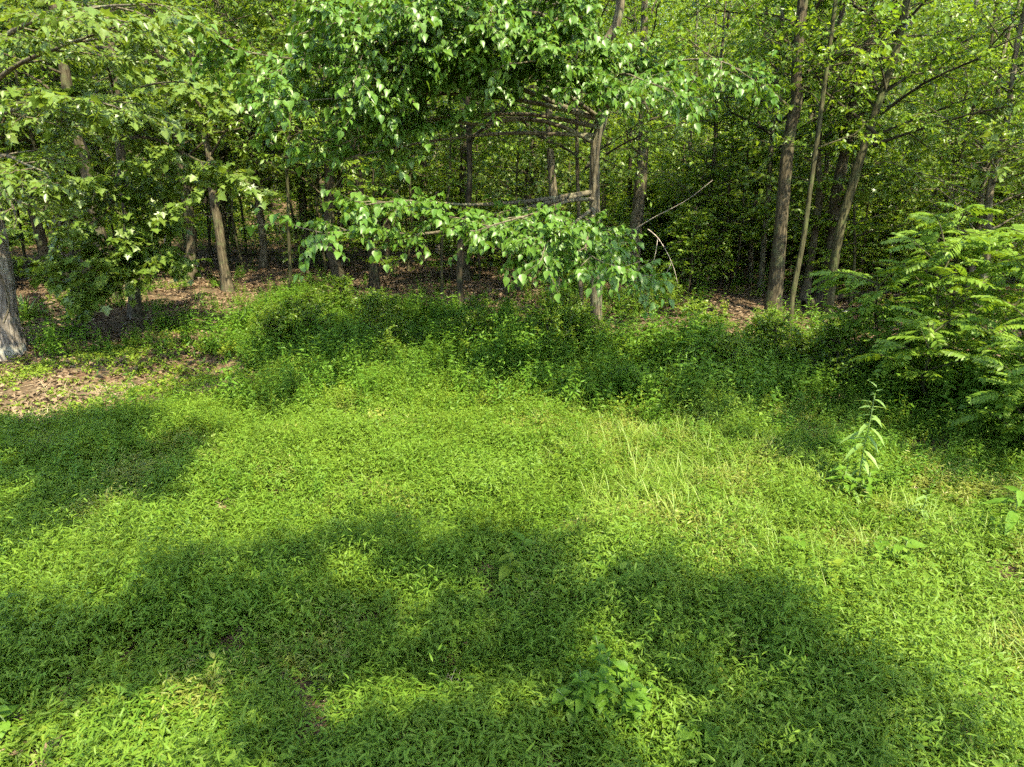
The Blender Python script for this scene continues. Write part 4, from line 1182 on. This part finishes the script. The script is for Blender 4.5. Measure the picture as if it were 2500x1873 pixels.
def grass_tuft(seed):
    rng = np.random.default_rng(seed); g = Geo(); n = 16
    a = rng.uniform(0, 6.28, n); e = rng.uniform(0.75, 1.45, n)
    y = np.stack([np.cos(a) * np.cos(e), np.sin(a) * np.cos(e), np.sin(e)], -1)
    z = np.stack([np.cos(a) * -np.sin(e), np.sin(a) * -np.sin(e), np.cos(e)], -1)
    p = np.stack([rng.normal(0, 0.035, n), rng.normal(0, 0.035, n), 0 * a], -1)
    v, f = LEAF['blade']; v = v * np.array([0.9, 1, 1])
    place_leaves(g, (v, f), p, y, z, rng.uniform(0.22, 0.52, n), rng.uniform(0, 1, n))
    return g.mesh('grass_tuft', 'tallgrass')
def cover_plant(seed, n, size, h, mat, leaf='ovate_s', rad=0.12):
    rng = np.random.default_rng(seed); g = Geo()
    hh = h * rng.uniform(0.25, 1, n); a = rng.uniform(0, 6.28, n); r = rng.uniform(0, rad, n)
    p = np.stack([r * np.cos(a), r * np.sin(a), hh], -1)
    for q in range(3):
        g.add(*tube(np.array([[0, 0, 0], [p[q, 0] * 0.6, p[q, 1] * 0.6, h * 0.6], p[q]]), [0.003, 0.0025, 0.0015], 3, cap=False), 0.4)
    e = rng.normal(-0.1, 0.3, n)
    y = np.stack([np.cos(a) * np.cos(e), np.sin(a) * np.cos(e), np.sin(e)], -1)
    place_leaves(g, leaf, p, y, np.array([0, 0, 1.0]) + rng.normal(0, 0.3, (n, 3)), size * rng.uniform(0.6, 1.2, n), rng.uniform(0, 1, n))
    return g.mesh('cover_plant', mat)
def weed_clump(seed, mat, leaf, size, h, stems=6, rad=0.22):
    rng = np.random.default_rng(seed); g = Geo()
    for q in range(stems):
        a = rng.uniform(0, 6.28); r = rad * math.sqrt(rng.random()); hh = h * rng.uniform(0.45, 1.15)
        b = np.array([r * math.cos(a), r * math.sin(a), 0]); tip = b + [rng.normal(0, 0.09), rng.normal(0, 0.09), hh]
        C = resample([b, (b + tip) / 2 + rng.normal(0, 0.02, 3), tip], 5)
        g.add(*tube(C, np.linspace(0.005, 0.002, 5), 3, cap=False), 0.4)
        n = 14; t = np.repeat(np.linspace(0.25, 1, n // 2), 2)
        p = np.stack([np.interp(t, np.linspace(0, 1, 5), C[:, k]) for k in range(3)], -1)
        az = rng.uniform(0, 6.28) + np.repeat(np.arange(n // 2) * 1.57, 2) + np.tile([0, math.pi], n // 2) + rng.normal(0, 0.3, n)
        e = rng.normal(-0.15, 0.25, n) + 0.6 * t ** 3
        y = np.stack([np.cos(az) * np.cos(e), np.sin(az) * np.cos(e), np.sin(e)], -1)
        tone = rng.random()
        place_leaves(g, leaf, p, y, np.array([0, 0, 1.0]) + rng.normal(0, 0.3, (n, 3)), size * rng.uniform(0.6, 1.25, n) * (1.15 - 0.5 * t), 0.5 * tone + 0.5 * rng.random(n))
    return g.mesh('weed_clump', mat)
def litter_clump(seed):
    rng = np.random.default_rng(seed); g = Geo()
    for k in range(9):
        a = rng.uniform(0, 6.28)
        p = np.array([[rng.normal(0, 0.12), rng.normal(0, 0.12), rng.uniform(0.004, 0.035)]])
        y = np.array([[math.cos(a), math.sin(a), rng.normal(0, 0.2)]]); z = np.array([[rng.normal(0, 0.35), rng.normal(0, 0.35), 1]])
        place_leaves(g, dead_leaf(seed * 20 + k), p, y, z, rng.uniform(0.06, 0.13), rng.random())
    return g.mesh('litter_clump', 'litter')

def sample(n, x0, x1, y0, y1, rng, dens, margin=260):
    x = rng.uniform(x0, x1, n); y = rng.uniform(y0, y1, n)
    px, py, f = project(np.stack([x, y, ground_z(x, y)], -1))
    ok = (px > -margin) & (px < 2500 + margin) & (py < 1873 + 400)
    d = dens(px / DS, py / DS, x, y)
    ok &= rng.random(n) < d
    x, y = x[ok], y[ok]
    return x, y, px[ok] / DS, py[ok] / DS

MEADOW = [(-400, 925), (100, 925), (300, 890), (430, 895), (560, 870), (640, 790), (760, 770), (1000, 790), (1200, 800), (1500, 800), (1700, 850), (1900, 900), (2300, 1000), (2600, 1100), (2600, 2300), (-400, 2300)]
RIGHTGRASS = [(1150, 900), (1350, 860), (1500, 900), (1700, 1000), (1900, 1090), (2100, 1160), (2400, 1200), (2400, 1560), (2000, 1450), (1750, 1330), (1500, 1230), (1300, 1150), (1180, 1030)]
BARE = [(370, 1455, 70, 40), (290, 1520, 90, 30), (60, 1640, 130, 40), (60, 880, 100, 45), (470, 725, 45, 28), (200, 850, 90, 20), (760, 1545, 25, 15), (1680, 1500, 22, 12), (2060, 1545, 60, 22), (1480, 1085, 40, 14), (1330, 910, 60, 14)]
def bare(px, py):
    b = np.zeros(px.shape)
    for cx, cy, rx, ry in BARE:
        b = np.maximum(b, np.exp(-((px - cx) / rx) ** 2 - ((py - cy) / ry) ** 2))
    return b

def rots(rng, n, tilt=0.15):
    return np.stack([rng.normal(0, tilt, n), rng.normal(0, tilt, n), rng.uniform(0, 6.28, n)], -1)

def slope_rots(rng, x, y):
    """lie along the lumps of the ground, turned at random"""
    gx = (ground_z(x + 0.15, y) - ground_z(x - 0.15, y)) / 0.3; gy = (ground_z(x, y + 0.15) - ground_z(x, y - 0.15)) / 0.3
    out = np.zeros((len(x), 3))
    for i in range(len(x)):
        n = Vector((-gx[i], -gy[i], 1)).normalized()
        q = n.to_track_quat('Z', 'Y').to_matrix() @ Matrix.Rotation(rng.uniform(0, 6.28), 3, 'Z')
        out[i] = q.to_euler()
    return out

def growth():
    rng = np.random.default_rng(91)
    def d_st(px, py, x, y):
        d = in_poly(MEADOW, px, py) * (1 - 0.92 * bare(px, py))
        d = d * np.where(in_poly(RIGHTGRASS, px, py), 0.62, 1.0)
        d = d * np.where(vnoise(x * 1.7, y * 1.7, 33) < 0.16, 0.35, 1.0)
        return d * np.where((px > 1450) & (py < 1080) & (px + py * 0 > 1450) & (py < 880 + (px - 1450) * 0.3), 0.35, 1.0)
    gx, gy = np.meshgrid(np.arange(-15, 15, 0.36), np.arange(2.4, 16, 0.36))
    x = gx.ravel() + rng.normal(0, 0.09, gx.size); y = gy.ravel() + rng.normal(0, 0.09, gx.size)
    px, py, f = project(np.stack([x, y, ground_z(x, y)], -1)); px, py = px / DS, py / DS
    ok = (px > -230) & (px < 2440) & (py < 2050) & (rng.random(len(x)) < d_st(px, py, x, y))
    x, y, px, py = x[ok], y[ok], px[ok], py[ok]
    h = 0.55 * vnoise(x * 0.9, y * 0.9, 5) + 0.45 * vnoise(x * 2.1, y * 2.1, 6) - 0.3 * bare(px, py)
    dry = rng.random(len(x)) < 0.04 + 0.20 * in_poly(RIGHTGRASS, px, py) + 0.15 * (vnoise(x * 0.6, y * 0.6, 41) > 0.72)
    cls = np.clip(((h - 0.2) / 0.6 * 4).astype(int), 0, 3)
    scatter('stiltgrass', np.stack([x, y, ground_z(x, y)], -1), slope_rots(rng, x, y), rng.uniform(0.9, 1.1, len(x)), np.where(dry, 12 + rng.integers(0, 3, len(x)), cls * 3 + rng.integers(0, 3, len(x))),
            [stilt_patch(600 + k, [0.5, 0.9, 1.45, 2.1, 0.9][k // 3], mat='stilt' if k < 12 else 'stilt_dry') for k in range(15)],
            'dense carpet of fine leaved bright green grass covering the clearing', 'grass')
    def d_tg(px, py, x, y):
        d = in_poly(RIGHTGRASS, px, py) * (0.35 + 0.65 * (vnoise(x * 1.3, y * 1.3, 8) > 0.4)) 
        return d
    x, y, px, py = sample(24000, -15, 15, 2.4, 16, rng, d_tg)
    scatter('tall_grass', np.stack([x, y, ground_z(x, y)], -1), rots(rng, len(x), 0.2), rng.uniform(0.5, 1.05, len(x)), rng.integers(0, 6, len(x)), [grass_tuft(620 + k) for k in range(6)],
            'taller yellowish grass blades over the sunny right half of the clearing', 'grass')
    def d_dry(px, py, x, y):
        return 0.4 * bare(px, py) + 0.04 * in_poly(RIGHTGRASS, px, py) + 0.03 * in_poly(MEADOW, px, py)
    x, y, px, py = sample(16000, -15, 15, 2.4, 16, rng, d_dry)
    def dry_tuft(seed):
        r = np.random.default_rng(seed); g = Geo(); n = 14
        a = r.uniform(0, 6.28, n); e = r.uniform(-0.05, 0.8, n) ** 1
        yv = np.stack([np.cos(a) * np.cos(e), np.sin(a) * np.cos(e), np.sin(e)], -1)
        p = np.stack([r.normal(0, 0.08, n), r.normal(0, 0.08, n), r.uniform(0.01, 0.04, n)], -1)
        place_leaves(g, 'blade', p, yv, np.array([0, 0, 1.0]) + r.normal(0, 0.3, (n, 3)), r.uniform(0.10, 0.32, n), r.random(n))
        return g.mesh('dry_tuft', 'straw')
    scatter('dry_grass', np.stack([x, y, ground_z(x, y)], -1), rots(rng, len(x)), rng.uniform(0.6, 1.2, len(x)), rng.integers(0, 4, len(x)), [dry_tuft(630 + k) for k in range(4)],
            'pale dry grass stems and thatch showing through thin spots', 'dry grass')
    def d_wc(px, py, x, y):
        band = in_poly([(500, 690), (560, 660), (660, 640), (900, 660), (1020, 710), (1250, 735), (1480, 760), (1700, 760), (2000, 780), (2300, 820), (2300, 1120), (2000, 1090), (1700, 980), (1480, 890), (1150, 880), (830, 800), (640, 790), (560, 810), (500, 770)], px, py)
        return band * (0.5 + 0.5 * (vnoise(x * 0.9, y * 0.9, 12) > 0.36)) + 0.20 * in_poly(MEADOW, px, py) + 0.30 * (in_poly(MEADOW, px, py) & (py < 950)) + 0.10 * ((py < 780) & (y < 45)) * (vnoise(x * 0.5, y * 0.5, 14) > 0.45)
    A = sample(16000, -15, 15, 8, 26, rng, d_wc); B = sample(11000, -34, 34, 20, 48, rng, lambda a, b, c, d: np.where(d < 31, 0.22, 0.7) * (vnoise(c * 0.35, d * 0.35, 14) > 0.42) * ~((a > 40) & (a < 660) & (d < 44)) + 0.06)
    x, y, px, py = [np.concatenate(q) for q in zip(A, B)]
    far = np.clip((y - 16) / 10, 0, 1)
    scatter('broadleaf_undergrowth', np.stack([x, y, ground_z(x, y)], -1), rots(rng, len(x)), (0.5 + 1.0 * vnoise(x * 0.8, y * 0.8, 13)) * (1 - 0.35 * far) * np.where(in_poly(MEADOW, px, py) & (py > 900), 0.5, 1.0) * np.where((px > 1150) & (py < 1000), 1.2, 1.0), rng.integers(0, 9, len(x)),
            [weed_clump(640 + k, ['weed', 'weed', 'cover'][k % 3], ['ovate_s', 'lance_w', 'ovate_s'][k % 3], [0.11, 0.13, 0.08][k % 3], [0.5, 0.75, 0.35][k % 3]) for k in range(9)], 'knee high broad leaved undergrowth filling the shaded edge of the woods', 'undergrowth')
    def d_cc(px, py, x, y):
        left = in_poly([(-200, 780), (200, 760), (430, 700), (640, 790), (560, 900), (300, 930), (-200, 1000)], px, py)
        bl = in_poly([(-200, 1430), (450, 1380), (420, 1560), (300, 1700), (-200, 1800)], px, py)
        return left * (0.2 + 0.8 * (vnoise(x * 1.2, y * 1.2, 17) > 0.45)) * (1 - 0.75 * bare(px, py)) + bl * 0.55 + 0.12 * in_poly(MEADOW, px, py)
    x, y, px, py = sample(26000, -16, 14, 2.4, 20, rng, d_cc)
    scatter('creeping_cover', np.stack([x, y, ground_z(x, y)], -1), rots(rng, len(x)), rng.uniform(0.6, 1.2, len(x)), rng.integers(0, 5, len(x)),
            [cover_plant(660 + k, 14, 0.075, 0.14, 'cover') for k in range(5)], 'low creeping yellow green leaves over bare earth at the left', 'ground cover')
    x, y, px, py = sample(5200, -90, 90, 36, 112, rng, lambda a, b, c, d: 0.9 * (vnoise(c * 0.12, d * 0.12, 15) > 0.3))
    scatter('distant_undergrowth', np.stack([x, y, ground_z(x, y)], -1), rots(rng, len(x), 0.08), rng.uniform(0.6, 1.6, len(x)), rng.integers(0, 4, len(x)),
            [cover_plant(670 + k, 260, 0.14, 1.5, 'understory', 'simple', 0.9) for k in range(4)], 'green mass of undergrowth far back between the trunks', 'undergrowth')
    x, y, px, py = sample(2600, -105, 105, 62, 120, rng, lambda a, b, c, d: 0.30 + 0 * c)
    DW = []
    for k in ('mid_a', 'mid_c', 'high_a'):
        DW += [KIND[k]['trunk'], KIND[k]['crown']]
    q = rng.integers(0, 3, len(x)); sc = rng.uniform(1.05, 1.5, len(x)); R = rots(rng, len(x), 0.03); P = np.stack([x, y, ground_z(x, y)], -1)
    scatter('distant_woods', np.concatenate([P, P]), np.concatenate([R, R]), np.concatenate([sc, sc]), np.concatenate([q * 2, q * 2 + 1]), DW, 'far off wall of green woods closing the view', 'woods')
    def d_li(px, py, x, y):
        d = ((py < 900) | (px < 700)) * 1.0
        return d * np.where(y > 32, 0.5, 1.0) * np.where(in_poly(MEADOW, px, py), 0.25 + 0.75 * bare(px, py), 1.0)
    A = sample(30000, -34, 34, 10, 46, rng, d_li); B = sample(9000, -12, 12, 2.4, 12, rng, lambda a, b, c, d: bare(a, b) + 0.03)
    x, y, px, py = [np.concatenate(q) for q in zip(A, B)]
    scatter('leaf_litter', np.stack([x, y, ground_z(x, y)], -1), rots(rng, len(x), 0.05), rng.uniform(0.8, 1.4, len(x)), rng.integers(0, 8, len(x)), [litter_clump(680 + k) for k in range(8)],
            'brown fallen leaves strewn over the floor of the woods', 'leaf litter')
growth()

# ------------------------------------------------------------------ single out things that would share a label
def single_out():
    words = ['leftmost', 'second', 'third', 'fourth', 'fifth', 'sixth', 'seventh', 'eighth', 'ninth', 'tenth', 'eleventh', 'twelfth', 'thirteenth', 'fourteenth', 'fifteenth', 'sixteenth', 'seventeenth', 'eighteenth', 'nineteenth', 'twentieth']
    same = {}
    for o in COL.objects:
        if o.parent is None and o.get('label') and o.get('group'):
            same.setdefault(o['label'], []).append(o)
    for lab, obs in same.items():
        if 1 < len(obs) <= len(words):
            obs.sort(key=lambda o: project(np.array([o.location]))[0][0])
            for k, o in enumerate(obs):
                o['label'] = '%s, %s' % (lab, 'leftmost' if k == 0 else 'rightmost' if k == len(obs) - 1 else words[k] + ' from left')
single_out()
